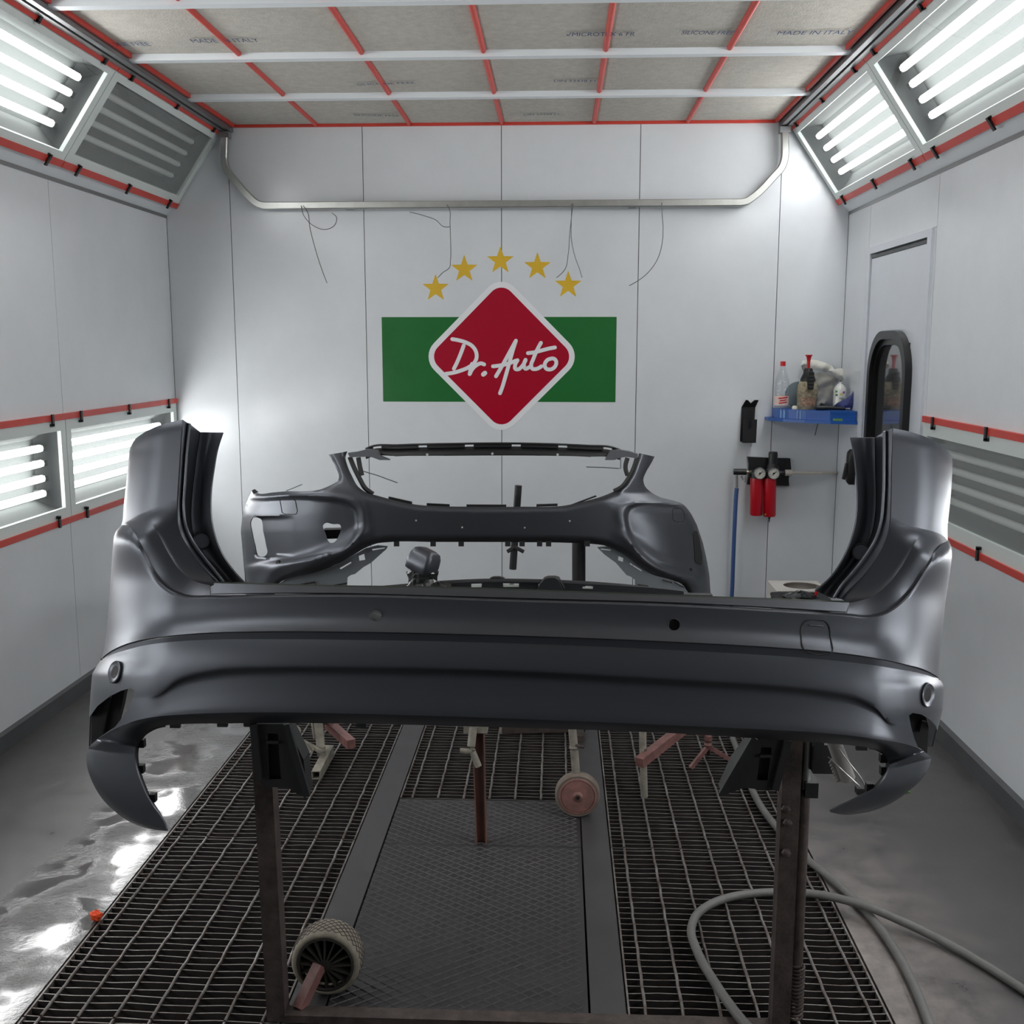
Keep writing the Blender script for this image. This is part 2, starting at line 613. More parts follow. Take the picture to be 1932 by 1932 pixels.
def text_mesh(txt, size, o, ex, ey, ez, depth, name, material, parent, center=True, shear=0.0, width=None):
    cu = bpy.data.curves.new('t', 'FONT')
    cu.body = txt
    cu.size = size
    cu.shear = shear
    cu.align_x = 'CENTER' if center else 'LEFT'
    cu.align_y = 'CENTER'
    cu.resolution_u = 3
    to = bpy.data.objects.new('t', cu)
    COL.objects.link(to)
    dg = bpy.context.evaluated_depsgraph_get()
    me = bpy.data.meshes.new_from_object(to.evaluated_get(dg))
    vs = [np.array(v.co) for v in me.vertices]
    fs = [tuple(p.vertices) for p in me.polygons]
    bpy.data.objects.remove(to)
    bpy.data.curves.remove(cu)
    bpy.data.meshes.remove(me)
    sx = 1.0
    if width:
        w = max(v[0] for v in vs) - min(v[0] for v in vs)
        sx = width / w
    o, ex, ey, ez = (np.array(t, float) for t in (o, ex, ey, ez))
    mm = M().add([o + ex * v[0] * sx + ey * v[1] + ez * depth for v in vs], fs)
    return mm.build(name, material, parent)


def ceiling_print(txt, u, v, wpx, cell, tilt=0.0, size=0.075):
    p = at(u, v, Z=ZC - 0.012)
    q = at(u + wpx, v, Z=ZC - 0.012)
    w = abs(q[0] - p[0])
    ex = np.array((math.cos(tilt), math.sin(tilt), 0))
    ey = np.array((math.sin(tilt), -math.cos(tilt), 0))
    text_mesh(txt, size, p, ex, ey, -Z_, 0.0, 'print', INK, mats_at[cell], width=w)


ceiling_print('SILICONE FREE', 228, 84, 110, (0, 2), 0.0)
ceiling_print('MADE IN ITALY', 424, 77, 128, (1, 2), 0.0)
ceiling_print('\u221aMICROTEX 6 FR', 1133, 65, 130, (3, 2), 0.02)
ceiling_print('SILICONE FREE', 1335, 62, 98, (4, 2), 0.05)
ceiling_print('MADE IN ITALY', 1537, 62, 140, (5, 2), 0.0)
ceiling_print('SILICONE FREE', 728, 158, 112, (1, 1), -0.1, 0.05)
ceiling_print('DIN 53438 F1', 1085, 153, 78, (3, 1), 0.04, 0.06)
ceiling_print('SILICONE FREE', 710, 218, 85, (2, 0), 0.1, 0.05)
ceiling_print('DIN 53438 F1', 1022, 216, 66, (3, 0), -0.05, 0.05)

# ---------------------------------------------------------------- light boxes
def light_box(o, ey, ev, ew, L, H, lit, label, group, veiled=False, nclip=3):
    """o: lower corner at the far end; ey along the room, ev up the face, ew out of the face into the room"""
    o, ey, ev, ew = (np.array(t, float) for t in (o, ey, ev, ew))
    t = thing('light_box', o + ey * L / 2, label, 'light', group)
    fb = 0.052 if not veiled else 0.06
    D = 0.11
    fr = M()
    fr.frame_box(o, ey, ev, ew, (0.003, L - 0.003), (0.0, fb), (-0.01, 0.008))
    fr.frame_box(o, ey, ev, ew, (0.003, L - 0.003), (H - fb, H), (-0.01, 0.008))
    fr.frame_box(o, ey, ev, ew, (0.003, fb), (fb, H - fb), (-0.01, 0.008))
    fr.frame_box(o, ey, ev, ew, (L - fb, L - 0.003), (fb, H - fb), (-0.01, 0.008))
    fr.build('frame', FRAME, t)
    # tray behind the pane, with slanted sides
    a0, a1, b0, b1 = fb - 0.012, L - fb + 0.012, fb - 0.012, H - fb + 0.012
    s = 0.05
    C = [o + ey * i + ev * j + ew * -0.012 for (i, j) in ((a0, b0), (a1, b0), (a1, b1), (a0, b1))]
    E = [o + ey * i + ev * j + ew * -D for (i, j) in ((a0 + s, b0 + s), (a1 - s, b0 + s), (a1 - s, b1 - s), (a0 + s, b1 - s))]
    M().add(C + E, [(0, 1, 5, 4), (1, 2, 6, 5), (2, 3, 7, 6), (3, 0, 4, 7), (4, 5, 6, 7)]).build('reflector_tray', REFLECT, t)
    M().add([o + ey * i + ev * j + ew * -0.005 for (i, j) in ((fb - 0.01, fb - 0.01), (L - fb + 0.01, fb - 0.01), (L - fb + 0.01, H - fb + 0.01), (fb - 0.01, H - fb + 0.01))], [(0, 1, 2, 3)]).build('glass_pane', PANE_VEILED if veiled else PANE, t)
    nt = 4
    for k in range(nt):
        v = fb + (H - 2 * fb) * (0.26 + 0.58 * k / (nt - 1) - 0.05)
        p = o + ev * v + ew * -0.06
        lt = M().tube([p + ey * (fb + 0.075), p + ey * (L - fb - 0.075)], 0.0165, 8).build('lamp_tube', TUBE_ON if lit else TUBE_OFF, t, smooth=50)
        for e0 in (fb + 0.045, L - fb - 0.075):
            M().frame_box(p, ey, ev, ew, (e0, e0 + 0.03), (-0.014, 0.014), (-0.045, 0.016)).build('socket', REFLECT, lt)
    for e in (0.10, 0.5, 0.9):
        for vv in (-0.004, H + 0.004):
            c = M()
            sg = 1 if vv > 0 else -1
            c.frame_box(o + ey * e * L + ev * vv, ey, ev, ew, (-0.009, 0.009), (-0.026, 0.026), (0.016, 0.024))
            c.frame_box(o + ey * e * L + ev * (vv + (-0.024 if sg > 0 else 0.024)), ey, ev, ew, (-0.009, 0.009), (-0.006, 0.006), (0.008, 0.024))
            c.build('clip', BLACKP, t)
    return t


# upper slanted boxes
A = np.array((1.936, 2.502))
B = np.array((1.650, 2.918))
Hs = float(np.linalg.norm(B - A))
words = ['at the back', 'second from the back', 'third from the back', 'fourth from the back', 'nearest the entrance']
for s, side in ((-1, 'left'), (1, 'right')):
    ev = np.array((s * (B[0] - A[0]) / Hs, 0, (B[1] - A[1]) / Hs))
    ew = np.array((-s * (B[1] - A[1]) / Hs, 0, (B[0] - A[0]) / Hs))
    for k in range(4):
        y1 = SEAM[k] if k else YB - 0.012
        y0 = SEAM[k + 1]
        lit = not (s < 0 and k == 0)
        lab = ('switched-off slanted light box with dull grey tubes, ' if not lit else 'lit slanted light box with four tubes, ') + 'upper %s, ' % side + words[k]
        light_box((s * A[0], y1, A[1]), -Y_, ev, ew, y1 - y0, Hs, lit, lab, 'slanted light boxes under the ceiling', veiled=not lit)
    st(tag(M().frame_box((s * A[0], SEAM[4] - G, A[1]), -Y_, ev, ew, (0, SEAM[4] - G - YF), (0, Hs), (-0.012, 0.0)).build('wall_%s_slope' % side, WALL), 'plain white slanted panel above the viewer on the %s' % side, 'wall'))
    # sloping lip below, red rails, grey curtain track above
    lip = M()
    lip.prism([(s * 2.0, ZL), (s * 1.936, 2.502), (s * 1.95, 2.515), (s * 2.03, 2.445)] if s > 0 else [(s * 2.03, 2.445), (s * 1.95, 2.515), (s * 1.936, 2.502), (s * 2.0, ZL)], (0, 0, 0), X_, Z_, Y_, YF, YB)
    st(tag(lip.build('trim_%d' % (1 if s < 0 else 2), WHITEBAR), 'white lip under the slanted lights on the %s' % side, 'trim'))
    for q, (P, nm) in enumerate(((A, 'lower'), (B, 'upper'))):
        r = M()
        o = np.array((s * P[0], 0, P[1]))
        for k in range(5):
            y1 = SEAM[k] if k else YB - 0.004
            y0 = SEAM[k + 1] if k < 4 else YF
            r.frame_box(o, -Y_, ev, ew, (-y1 + 0.003, -y0 - 0.003), (-0.016 - 0.005 * q, 0.016), (0.0, 0.014))
        st(tag(r.build('trim_%d' % ((3 if s < 0 else 5) + q), RED), 'red sealing rail at the %s edge of the slanted lights, %s side' % (nm, side), 'trim'))
    tr = M()
    tr.box(*sorted((s * 1.634, s * 1.646)), YF, YB, 2.925, ZC + 0.02)
    tr.box(*sorted((s * 1.578, s * 1.590)), YF, YB, 2.918, ZC + 0.02)
    tr.box(*sorted((s * 1.578, s * 1.602)), YF, YB, 2.912, 2.920)
    tr.box(*sorted((s * 1.612, s * 1.646)), YF, YB, 2.908, 2.925)
    tr.box(*sorted((s * 1.590, s * 1.634)), YF, YB, 2.948, ZC + 0.02)
    st(tag(tr.build('trim_%d' % (7 if s < 0 else 8), ALU), 'grey metal curtain track in the ceiling corner, %s side' % side, 'trim'))
    st(tag(M().box(*sorted((s * HX, s * (HX - 0.004))), YF, YB, 2.428, 2.446).build('trim_%d' % (17 if s < 0 else 18), ALU), 'thin grey joint profile under the slanted lights, %s side' % side, 'trim'))
    back = M()
    back.prism([(s * 2.05, 2.44), (s * 2.05, ZC + 0.03), (s * 1.65, ZC + 0.03), (s * 1.65, 2.96)] if s < 0 else [(s * 1.65, 2.96), (s * 1.65, ZC + 0.03), (s * 2.05, ZC + 0.03), (s * 2.05, 2.44)], (0, 0, 0), X_, Z_, Y_, YF, YB)
    st(tag(M().box(*sorted((s * 2.14, s * 2.16)), YF, YB, 2.40, ZC + 0.06).build('wall_%s_upper' % side, BACKING), 'shell behind the slanted lights on the %s' % side, 'wall'))

# lower boxes, flush with the walls
for s, side in ((-1, 'left'), (1, 'right')):
    st(tag(M().box(*sorted((s * (HX + 0.018), s * HX)), YF, SEAM[4] - G, LZ0, LZ1).build('wall_%s_lower' % side, WALL), 'plain white wall panel beside the viewer on the %s' % side, 'wall'))
    for k in range(4):
        if s > 0 and k == 0:
            continue
        y1 = (SEAM[k] if k else YB - 0.012) if s < 0 else (SEAM[k] if k > 1 else DY0 - 0.03)
        y0 = SEAM[k + 1]
        lit = not (s > 0 and k == 1)
        lab = ('switched-off light box set low in the %s wall, ' % side if not lit else 'lit light box set low in the %s wall, ' % side) + (words[k] if s < 0 else ('beside the door' if k == 1 else words[k]))
        light_box((s * HX, y1, LZ0 + 0.012), -Y_, Z_, -X_ * s, y1 - y0, LZ1 - LZ0 - 0.024, lit, lab, 'light boxes low in the side walls', veiled=not lit)
    for q, z in enumerate((LZ0, LZ1)):
        r = M()
        e = YB - 0.004 if s < 0 else DY0 - 0.03
        r.box(*sorted((s * HX, s * (HX - 0.016))), YF, e, z - 0.014, z + 0.014)
        st(tag(r.build('trim_%d' % ((9 if s < 0 else 11) + q), RED), 'red sealing rail %s the low lights of the %s wall' % ('below' if q == 0 else 'above', side), 'trim'))

# ================================================================= GRATINGS AND PLATES
STEEL = mat('grating_steel', lin(140, 138, 136), 0.45, metal=0.5, noise=0.5, nscale=14, col2=lin(84, 70, 64))
PLATE = mat('plate_steel', lin(76, 75, 77), 0.46, metal=0.35, noise=0.25, nscale=9, rough_var=0.08)
TREAD = mat('tread_steel', lin(64, 63, 65), 0.5, metal=0.35, noise=0.3, nscale=16, rough_var=0.1)


BAR_SIDE = mat('dark_bar_side', lin(44, 39, 37), 0.8, noise=0.5, nscale=20, col2=lin(24, 21, 20))  # darker tone for every bar face except the top edge


def grating(x0, x1, y0, y1, label, seed):
    rnd = random.Random(seed)
    t = thing('floor_grating', ((x0 + x1) / 2, (y0 + y1) / 2, 0), label, 'grating', 'steel gratings over the pit')
    cx = (x0 + x1) / 2
    w = x1 - x0 - 0.012
    # flat bar with a slightly wavy, sagging top edge
    shapes = []
    for q in range(4):
        n = 9
        v, f = [], []
        ph = rnd.uniform(0, 6)
        for i in range(n):
            x = -w / 2 + w * i / (n - 1)
            dz = 0.0015 * math.sin(ph + i * 2.1) - 0.0015
            dy = 0.0016 * math.sin(ph * 2 + i * 1.7)
            for (yy, zz) in ((-0.0018, dz), (0.0018, dz), (0.0014, -0.022), (-0.0014, -0.022)):
                v.append((cx + x, (y0 + y1) / 2 + yy + dy, zz))
        for i in range(n - 1):
            for k in range(4):
                f.append((i * 4 + k, i * 4 + (k + 1) % 4, (i + 1) * 4 + (k + 1) % 4, (i + 1) * 4 + k))
        f += [(3, 2, 1, 0), tuple(4 * (n - 1) + k for k in range(4))]
        shapes.append((v, f))
    pitch = 0.0305
    nb = int((y1 - y0 - 0.012) / pitch) + 1
    src = [None] * 4
    for i in range(nb):
        y = y0 + 0.006 + i * pitch
        k = rnd.randrange(4)
        if src[k] is None:
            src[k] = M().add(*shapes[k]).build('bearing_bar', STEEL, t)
            src[k].data.materials.append(BAR_SIDE)
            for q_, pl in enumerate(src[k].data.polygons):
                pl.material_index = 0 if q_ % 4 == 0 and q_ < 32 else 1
            src[k].location = (0, y - (y0 + y1) / 2, 0)
        else:
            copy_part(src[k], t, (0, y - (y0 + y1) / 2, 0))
    rods = int(round((x1 - x0) / 0.1))
    first = None
    for i in range(rods):
        x = x0 + (x1 - x0) * (i + 0.5) / rods
        if first is None:
            n = 24
            pts = [(x + 0.0012 * math.sin(k * 2.3), y0 + 0.004 + (y1 - y0 - 0.008) * k / (n - 1), 0.0008 + 0.0012 * math.sin(k * 1.9)) for k in range(n)]
            first = M().tube(pts, 0.0043, 6).build('cross_rod', STEEL, t, smooth=60)
            fx = x
        else:
            copy_part(first, t, (x - fx, 0, 0))
    for xe in (x0 + 0.003, x1 - 0.008):
        M().box(xe, xe + 0.005, y0 + 0.003, y1 - 0.003, -0.03, 0.0015).build('edge_bar', STEEL, t)
    return t


gy = [1.38, 2.375, 3.37, 4.365, 5.36, 6.30]
where = ['nearest the viewer', 'second from the viewer', 'third from the viewer', 'fourth from the viewer', 'farthest from the viewer']
for i in range(5):
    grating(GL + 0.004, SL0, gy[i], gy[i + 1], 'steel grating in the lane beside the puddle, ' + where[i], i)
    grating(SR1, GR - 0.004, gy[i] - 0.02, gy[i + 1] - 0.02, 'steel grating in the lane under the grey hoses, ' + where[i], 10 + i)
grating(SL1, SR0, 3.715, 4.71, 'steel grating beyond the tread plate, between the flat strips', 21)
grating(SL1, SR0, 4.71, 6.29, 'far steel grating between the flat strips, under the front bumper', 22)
# supporting beams under the joints
for i, (x, w) in enumerate(((GL - 0.002, 0.03), ((SL0 + SL1) / 2, 0.07), ((SR0 + SR1) / 2, 0.07), (GR + 0.002, 0.03))):
    st(tag(M().box(x - w / 2, x + w / 2, YF, YB, PIT, -0.032).build('trim_%d' % (13 + i), PITM), 'dark support beam in the pit under a grating edge, %s' % ['outer left', 'inner left', 'inner right', 'outer right'][i], 'trim'))
tag(M().box(SL0 + 0.002, SL1 - 0.002, 0.6, 6.3, -0.012, 0.002).build('floor_strip', PLATE), 'long flat steel strip on the left of the tread plate', 'plate')
tag(M().box(SR0 + 0.003, SR1 - 0.002, 0.6, 6.3, -0.012, 0.002).build('floor_strip', PLATE), 'long flat steel strip under the pink wheel, right of the tread plate', 'plate')


def tread_plate(y0, y1, label, ribs=True):
    x0, x1 = SL1 + 0.004, SR0 - 0.003
    t = thing('tread_plate', ((x0 + x1) / 2, (y0 + y1) / 2, 0), label, 'plate')
    M().box(x0, x1, y0, y1, -0.012, 0.0005).build('sheet', TREAD, t)
    if ribs:
        mm = M()
        sx, sy = 0.0235, 0.0165     # half diagonals of the diamonds
        nx, ny = int((x1 - x0) / sx), int((y1 - y0) / sy)
        for j in range(ny):
            for i in range(nx):
                if (i + j) % 2:
                    a, b = (x0 + i * sx, y0 + j * sy), (x0 + (i + 1) * sx, y0 + (j + 1) * sy)
                else:
                    a, b = (x0 + i * sx, y0 + (j + 1) * sy), (x0 + (i + 1) * sx, y0 + j * sy)
                d = np.array((b[0] - a[0], b[1] - a[1]))
                d /= np.linalg.norm(d)
                n = np.array((-d[1], d[0])) * 0.0016
                z0, z1 = 0.0004, 0.0030
                v = [(a[0] - n[0], a[1] - n[1], z0), (b[0] - n[0], b[1] - n[1], z0), (b[0] + n[0], b[1] + n[1], z0), (a[0] + n[0], a[1] + n[1], z0),
                     (a[0], a[1], z1), (b[0], b[1], z1)]
                mm.add(v, [(0, 1, 5, 4), (2, 3, 4, 5), (1, 2, 5), (3, 0, 4)])
        r = mm.build('tread_ribs', TREAD, t)
        r['kind'] = 'stuff'
    return t


tread_plate(3.352, 3.708, 'short dark tread plate with diamond ribs against the far grating')
tread_plate(1.9, 3.348, 'long dark tread plate with diamond ribs in the middle of the floor')

# ================================================================= BACK WALL SIGN
GREEN = mat('green_film', lin(38, 112, 54), 0.22, noise=0.1, nscale=4)
CRIMSON = mat('crimson_film', lin(170, 10, 42), 0.22)
WFILM = mat('white_film', lin(236, 238, 242), 0.25)
GOLD = mat('gold_film', lin(222, 182, 52), 0.3)
WO = np.array((0.0, YB, 0.0))          # wall frame: x right, z up, -y out


def wp(u, v, dy=0.0):
    p = at(u, v, Y=YB - dy)
    return (p[0], p[2])


t = thing('wall_sign', (-0.01, YB, 1.62), 'red diamond sign with white handwriting over a green band on the back wall', 'sign')
M().prism([(-0.726, 1.349), (0.672, 1.349), (0.672, 1.851), (-0.726, 1.851)], WO, X_, Z_, -Y_, 0.0003, 0.0012).build('green_band', GREEN, t)


def rounded_diamond(c, a, r, n=8):
    pts = []
    for k in range(4):
        w = k * math.pi / 2
        cc = np.array(c) + a * np.array((math.cos(w), math.sin(w)))
        for i in range(n + 1):
            q = w - math.pi / 4 + (math.pi / 2) * i / n
            pts.append(cc + r * np.array((math.cos(q), math.sin(q))))
    return pts


DC = (-0.0105, 1.618)
M().prism(rounded_diamond(DC, 0.325, 0.112), WO, X_, Z_, -Y_, 0.0003, 0.0022).build('white_border', WFILM, t)
M().prism(rounded_diamond(DC, 0.325, 0.079), WO, X_, Z_, -Y_, 0.0003, 0.0032).build('red_diamond', CRIMSON, t)


def ink(u, v):
    return wp(700 + u / 3.943, 440 + v / 3.943)


strokes = [
    [(605, 788), (655, 797), (705, 812), (752, 838), (781, 880), (786, 925), (765, 968), (725, 998), (668, 1022), (612, 1038), (556, 1046)],
    [(690, 836), (664, 905), (640, 962), (617, 1008)],
    [(752, 972), (742, 1010), (734, 1048)],
    [(736, 1046), (758, 1006), (788, 980), (820, 968), (842, 976)],
    [(836, 1050), (848, 1040)],
    [(1078, 800), (1045, 860), (1008, 928), (968, 1000), (930, 1064)],
    [(1078, 800), (1056, 868), (1030, 962), (1000, 1068), (976, 1148), (960, 1190)],
    [(908, 990), (960, 984), (1015, 972), (1078, 948)],
    [(1090, 945), (1072, 985), (1074, 1010), (1096, 1012), (1128, 985), (1150, 945)],
    [(1150, 942), (1138, 985), (1148, 1008), (1172, 1000), (1192, 985)],
    [(1264, 816), (1236, 868), (1208, 935), (1192, 985), (1200, 1008), (1228, 1010), (1268, 990)],
    [(1168, 892), (1215, 886), (1270, 872), (1325, 858), (1368, 850)],
    [(1345, 932), (1310, 945), (1292, 980), (1304, 1008), (1340, 1012), (1370, 990), (1378, 955), (1362, 934), (1345, 932)],
]
letters = ['D', 'D', 'r', 'r', 'dot', 'A', 'A', 'A', 'u', 'u', 't', 't', 'o']
wr_ = {}
for k_, (q, s) in enumerate(zip(letters, strokes)):
    wr_.setdefault(q, M())
    P = spline([ink(*q) for q in s], max(6, len(s) * 4)) if len(s) > 2 else np.array([ink(*q) for q in s])
    ribbon(wr_[q], P, 0.0225 if len(s) > 2 else 0.027, WO, X_, Z_, -Y_, 0.0003, 0.0041 + 0.0005 * k_)
for q in wr_:
    wr_[q].build('letter', WFILM, t)

for k, (u, v) in enumerate(((822, 544), (876, 508), (944, 492), (1014, 503), (1072, 538))):
    c = np.array(wp(u, v))
    R = 0.0825
    pts = []
    for i in range(10):
        r = R if i % 2 == 0 else R * 0.40
        w = math.pi / 2 + i * math.pi / 5
        pts.append(c + r * np.array((math.cos(w), math.sin(w))))
    lab = ['lowest star at the left end of the gold arc', 'second star from the left in the gold arc', 'topmost middle star of the gold arc',
           'fourth star from the left in the gold arc', 'star at the right end of the gold arc'][k]
    tag(M().prism(pts, WO, X_, Z_, -Y_, 0.0003, 0.0014).build('wall_star', GOLD), lab, 'star', 'gold stars above the sign')

# ================================================================= BENT TUBE AND WIRES ON THE BACK WALL
t = thing('bent_tube', (0, YB - 0.05, 2.49), 'galvanised square tube bent along the top of the back wall', 'tube')
yt = YB - 0.055
path = [(-1.612, 2.885), (-1.618, 2.80), (-1.620, 2.735), (-1.606, 2.69), (-1.57, 2.645), (-1.475, 2.535), (-1.44, 2.505), (-1.39, 2.49)]
pathr = [(1.365, 2.493), (1.40, 2.499), (1.44, 2.525), (1.55, 2.635), (1.592, 2.685), (1.606, 2.73), (1.606, 2.80), (1.602, 2.885)]
pp = [(x, yt, z) for x, z in spline(path, 26)] + [(x, yt, z) for x, z in spline(pathr, 26)]


def sq_sweep(mm, pts, w, h):
    P = np.array(pts)
    rings = []
    for i in range(len(P)):
        a, b = P[max(0, i - 1)], P[min(len(P) - 1, i + 1)]
        d = (b - a) / np.linalg.norm(b - a)
        n = np.cross(d, Y_)
        c = 0.2
        ring = []
        for (i1, j1) in ((-1, -1 + c), (-1 + c, -1), (1 - c, -1), (1, -1 + c), (1, 1 - c), (1 - c, 1), (-1 + c, 1), (-1, 1 - c)):
            ring.append(P[i] + n * i1 * w / 2 + Y_ * j1 * h / 2)
        rings.append(ring)
    G_ = np.array(rings)
    G_ = np.concatenate([G_, G_[:, :1]], axis=1)
    mm.grid(G_)


mm = M()
sq_sweep(mm, pp, 0.040, 0.045)
mm.build('tube', ZINC, t, smooth=30)
for x in (-1.612, 1.602):
    M().box(x - 0.03, x + 0.03, yt - 0.028, yt + 0.028, 2.872, 2.905).build('end_bracket', ALU, t)
for x in (-0.9, 0.75):
    M().box(x - 0.02, x + 0.02, yt + 0.02, YB, 2.47, 2.512).build('standoff', ALU, t)
WIRE = mat('thin_wire', lin(96, 98, 100), 0.5, metal=0.6)


def wire(name, pts_px, label, r=0.0022, Y=None, group='thin wires hanging from the bent tube'):
    Y = Y or (yt - 0.028)
    P = [at(u, v, Y=Y) for u, v in pts_px]
    return tag(M().tube(spline(P, max(8, len(P) * 6)), r, 6).build(name, WIRE, smooth=60), label, 'wire', group)


wire('hanging_wire', [(572, 388), (581, 402), (584, 425), (595, 470), (606, 505), (617, 534)], 'two-ended wire hanging at the left end of the bent tube')
wire('hanging_wire', [(568, 388), (574, 408), (590, 425), (615, 433), (632, 424), (635, 410), (626, 402)], 'looped wire at the left end of the bent tube')
wire('hanging_wire', [(843, 386), (848, 395), (849, 420), (850, 450), (850, 490), (848, 505), (836, 514), (826, 524)], 'long wire hanging above the second gold star')
wire('hanging_wire', [(773, 400), (800, 407), (822, 415), (838, 428), (849, 428)], 'short wire curling left of the long wire above the stars')
wire('hanging_wire', [(1081, 384), (1078, 412), (1075, 440), (1072, 480), (1066, 508), (1050, 524)], 'left strand of the wire above the right end star')
wire('hanging_wire', [(1079, 384), (1078, 414), (1078, 450), (1085, 485), (1094, 510), (1098, 524)], 'right strand of the wire above the right end star')
wire('hanging_wire', [(1249, 382), (1249, 400), (1251, 430), (1249, 460), (1240, 490), (1222, 515), (1200, 532), (1187, 539)], 'curved wire hanging right of the stars')

# ================================================================= DOOR
DOORM = mat('door_white', lin(214, 220, 228), 0.3, noise=0.05, nscale=4)
RUBBER = mat('black_rubber', lin(22, 23, 24), 0.35)
d1 = st(tag(thing('door_1', (HX, 5.4, 0)), 'white door with a tall rounded window in the right wall', 'door'))
fm = M()
fm.box(HX - 0.012, HX + 0.03, DY0, DY0 + 0.055, 0, DZ)
fm.box(HX - 0.012, HX + 0.03, DY1 - 0.07, DY1, 0, DZ)
fm.box(HX - 0.012, HX + 0.03, DY0 + 0.055, DY1 - 0.07, DZ - 0.035, DZ)
fm.build('door_frame', DOORM, d1)
ly0, ly1, lz1 = DY0 + 0.062, DY1 - 0.082, DZ - 0.062
# leaf with a stadium-shaped opening
WY0, WY1, WZ0, WZ1 = 5.105, 5.665, 0.55, 1.725


def stadium(y0, y1, z0, z1, r, n=8):
    pts = []
    for (cy, cz, a0) in ((y1 - r, z1 - r, 0), (y0 + r, z1 - r, 90), (y0 + r, z0 + r, 180), (y1 - r, z0 + r, 270)):
        for i in range(n + 1):
            w = math.radians(a0 + 90 * i / n)
            pts.append((cy + r * math.cos(w), cz + r * math.sin(w)))
    return pts


def ring_prism(outer, inner, o, ex, ey, ez, c0, c1):
    """flat ring between two outlines with equal counts"""
    mm = M()
    n = len(outer)
    o, ex, ey, ez = (np.array(t, float) for t in (o, ex, ey, ez))
    v = []
    for c in (c0, c1):
        for poly in (outer, inner):
            v += [o + ex * p[0] + ey * p[1] + ez * c for p in poly]
    f = []
    for k in range(n):
        k2 = (k + 1) % n
        f += [(k, n + k, n + k2, k2), (2 * n + k, 2 * n + k2, 3 * n + k2, 3 * n + k), (k, k2, 2 * n + k2, 2 * n + k), (n + k, 3 * n + k, 3 * n + k2, n + k2)]
    mm.add(v, f)
    return mm


lf = M()
lf.box(HX - 0.004, HX + 0.028, ly0, WY0 + 0.02, 0.01, lz1)
lf.box(HX - 0.004, HX + 0.028, WY1 - 0.02, ly1, 0.01, lz1)
lf.box(HX - 0.004, HX + 0.028, WY0 + 0.02, WY1 - 0.02, 0.01, WZ0 + 0.03)
lf.box(HX - 0.004, HX + 0.028, WY0 + 0.02, WY1 - 0.02, WZ1 - 0.03, lz1)
leaf = lf.build('door_leaf', DOORM, d1)
g1 = ring_prism(stadium(WY0 - 0.03, WY1 + 0.03, WZ0 - 0.03, WZ1 + 0.03, 0.22), stadium(WY0 + 0.012, WY1 - 0.012, WZ0 + 0.012, WZ1 - 0.012, 0.19), (HX - 0.004, 0, 0), Y_, Z_, -X_, -0.01, 0.034)
g1.build('window_gasket', RUBBER, d1, smooth=35)
g2 = ring_prism(stadium(WY0 + 0.012, WY1 - 0.012, WZ0 + 0.012, WZ1 - 0.012, 0.19), stadium(WY0 + 0.05, WY1 - 0.03, WZ0 + 0.03, WZ1 - 0.04, 0.165), (HX - 0.004, 0, 0), Y_, Z_, -X_, -0.02, 0.014)
g2.build('window_gasket', RUBBER, d1, smooth=35)
WGLASS = mat('dark_window_glass', lin(66, 68, 70), 0.03, spec=0.9, coat=1.0)
M().prism(stadium(WY0 + 0.03, WY1 - 0.03, WZ0 + 0.03, WZ1 - 0.03, 0.14), (HX - 0.004, 0, 0), Y_, Z_, -X_, -0.018, -0.008).build('window_pane', WGLASS, d1)
M().box(HX - 0.006, HX + 0.03, ly0, ly1, lz1 + 0.002, lz1 + 0.018).build('door_seal', RUBBER, d1)
M().box(HX + 0.026, HX + 0.05, DY0, DY1, 0, DZ).build('door_back', BACKING, d1)

# ================================================================= REAR BUMPER COVER (foreground)
PAINT = mat('satin_grey_primer', lin(88, 91, 97), 0.37, metal=0.8, spec=0.5)
PRIMER_IN = mat('raw_black_plastic', lin(30, 31, 33), 0.5)


def lookup(tab, y):
    ys_ = [p[1] for p in tab]
    return float(np.interp(y, ys_, [p[0] for p in tab]))


SILL = [(245, 847), (243, 859), (240.6, 884), (237, 921.5), (233, 959), (231, 984), (229, 991), (219.5, 1001), (214.5, 1013), (212, 1046),
        (208, 1095), (205, 1145), (201, 1195), (196, 1225), (192, 1243), (183, 1256), (174, 1271), (171, 1304), (169, 1340), (166, 1413), (166, 1600)]
SILR = [(1796, 860), (1797, 873), (1796, 906), (1793.5, 939), (1790, 972), (1787.5, 999), (1788.5, 1015), (1795, 1032), (1796.5, 1046), (1793.5, 1072),
        (1788.5, 1105), (1783.5, 1138), (1778.5, 1188), (1775, 1222), (1772, 1255), (1771, 1278), (1779, 1290), (1781, 1297), (1778.5, 1340), (1768, 1380), (1756, 1430), (1756, 1600)]


def rb_depth(u, v, r=None):
    """distance of the cover from the viewer's end of the room, before local relief"""
    Y = 2.02 - 0.055 * (u - 970) / 700.0 + 0.07 * ((u - 972) / 760.0) ** 2
    # tight edge radius on the horns, wider on the body
    q = (v - (990 if u < 970 else 1018)) / 110.0
    q = min(max(q, 0.0), 1.0)
    r = 0.075 + 0.075 * q * q * (3 - 2 * q)
    for e in ((u - lookup(SILL, v)) / 850.0, (lookup(SILR, v) - u) / 850.0):
        if e < r:
            e = max(e, 0.0)
            Y += r - math.sqrt(max(r * r - (r - e) ** 2, 0.0))
    return Y


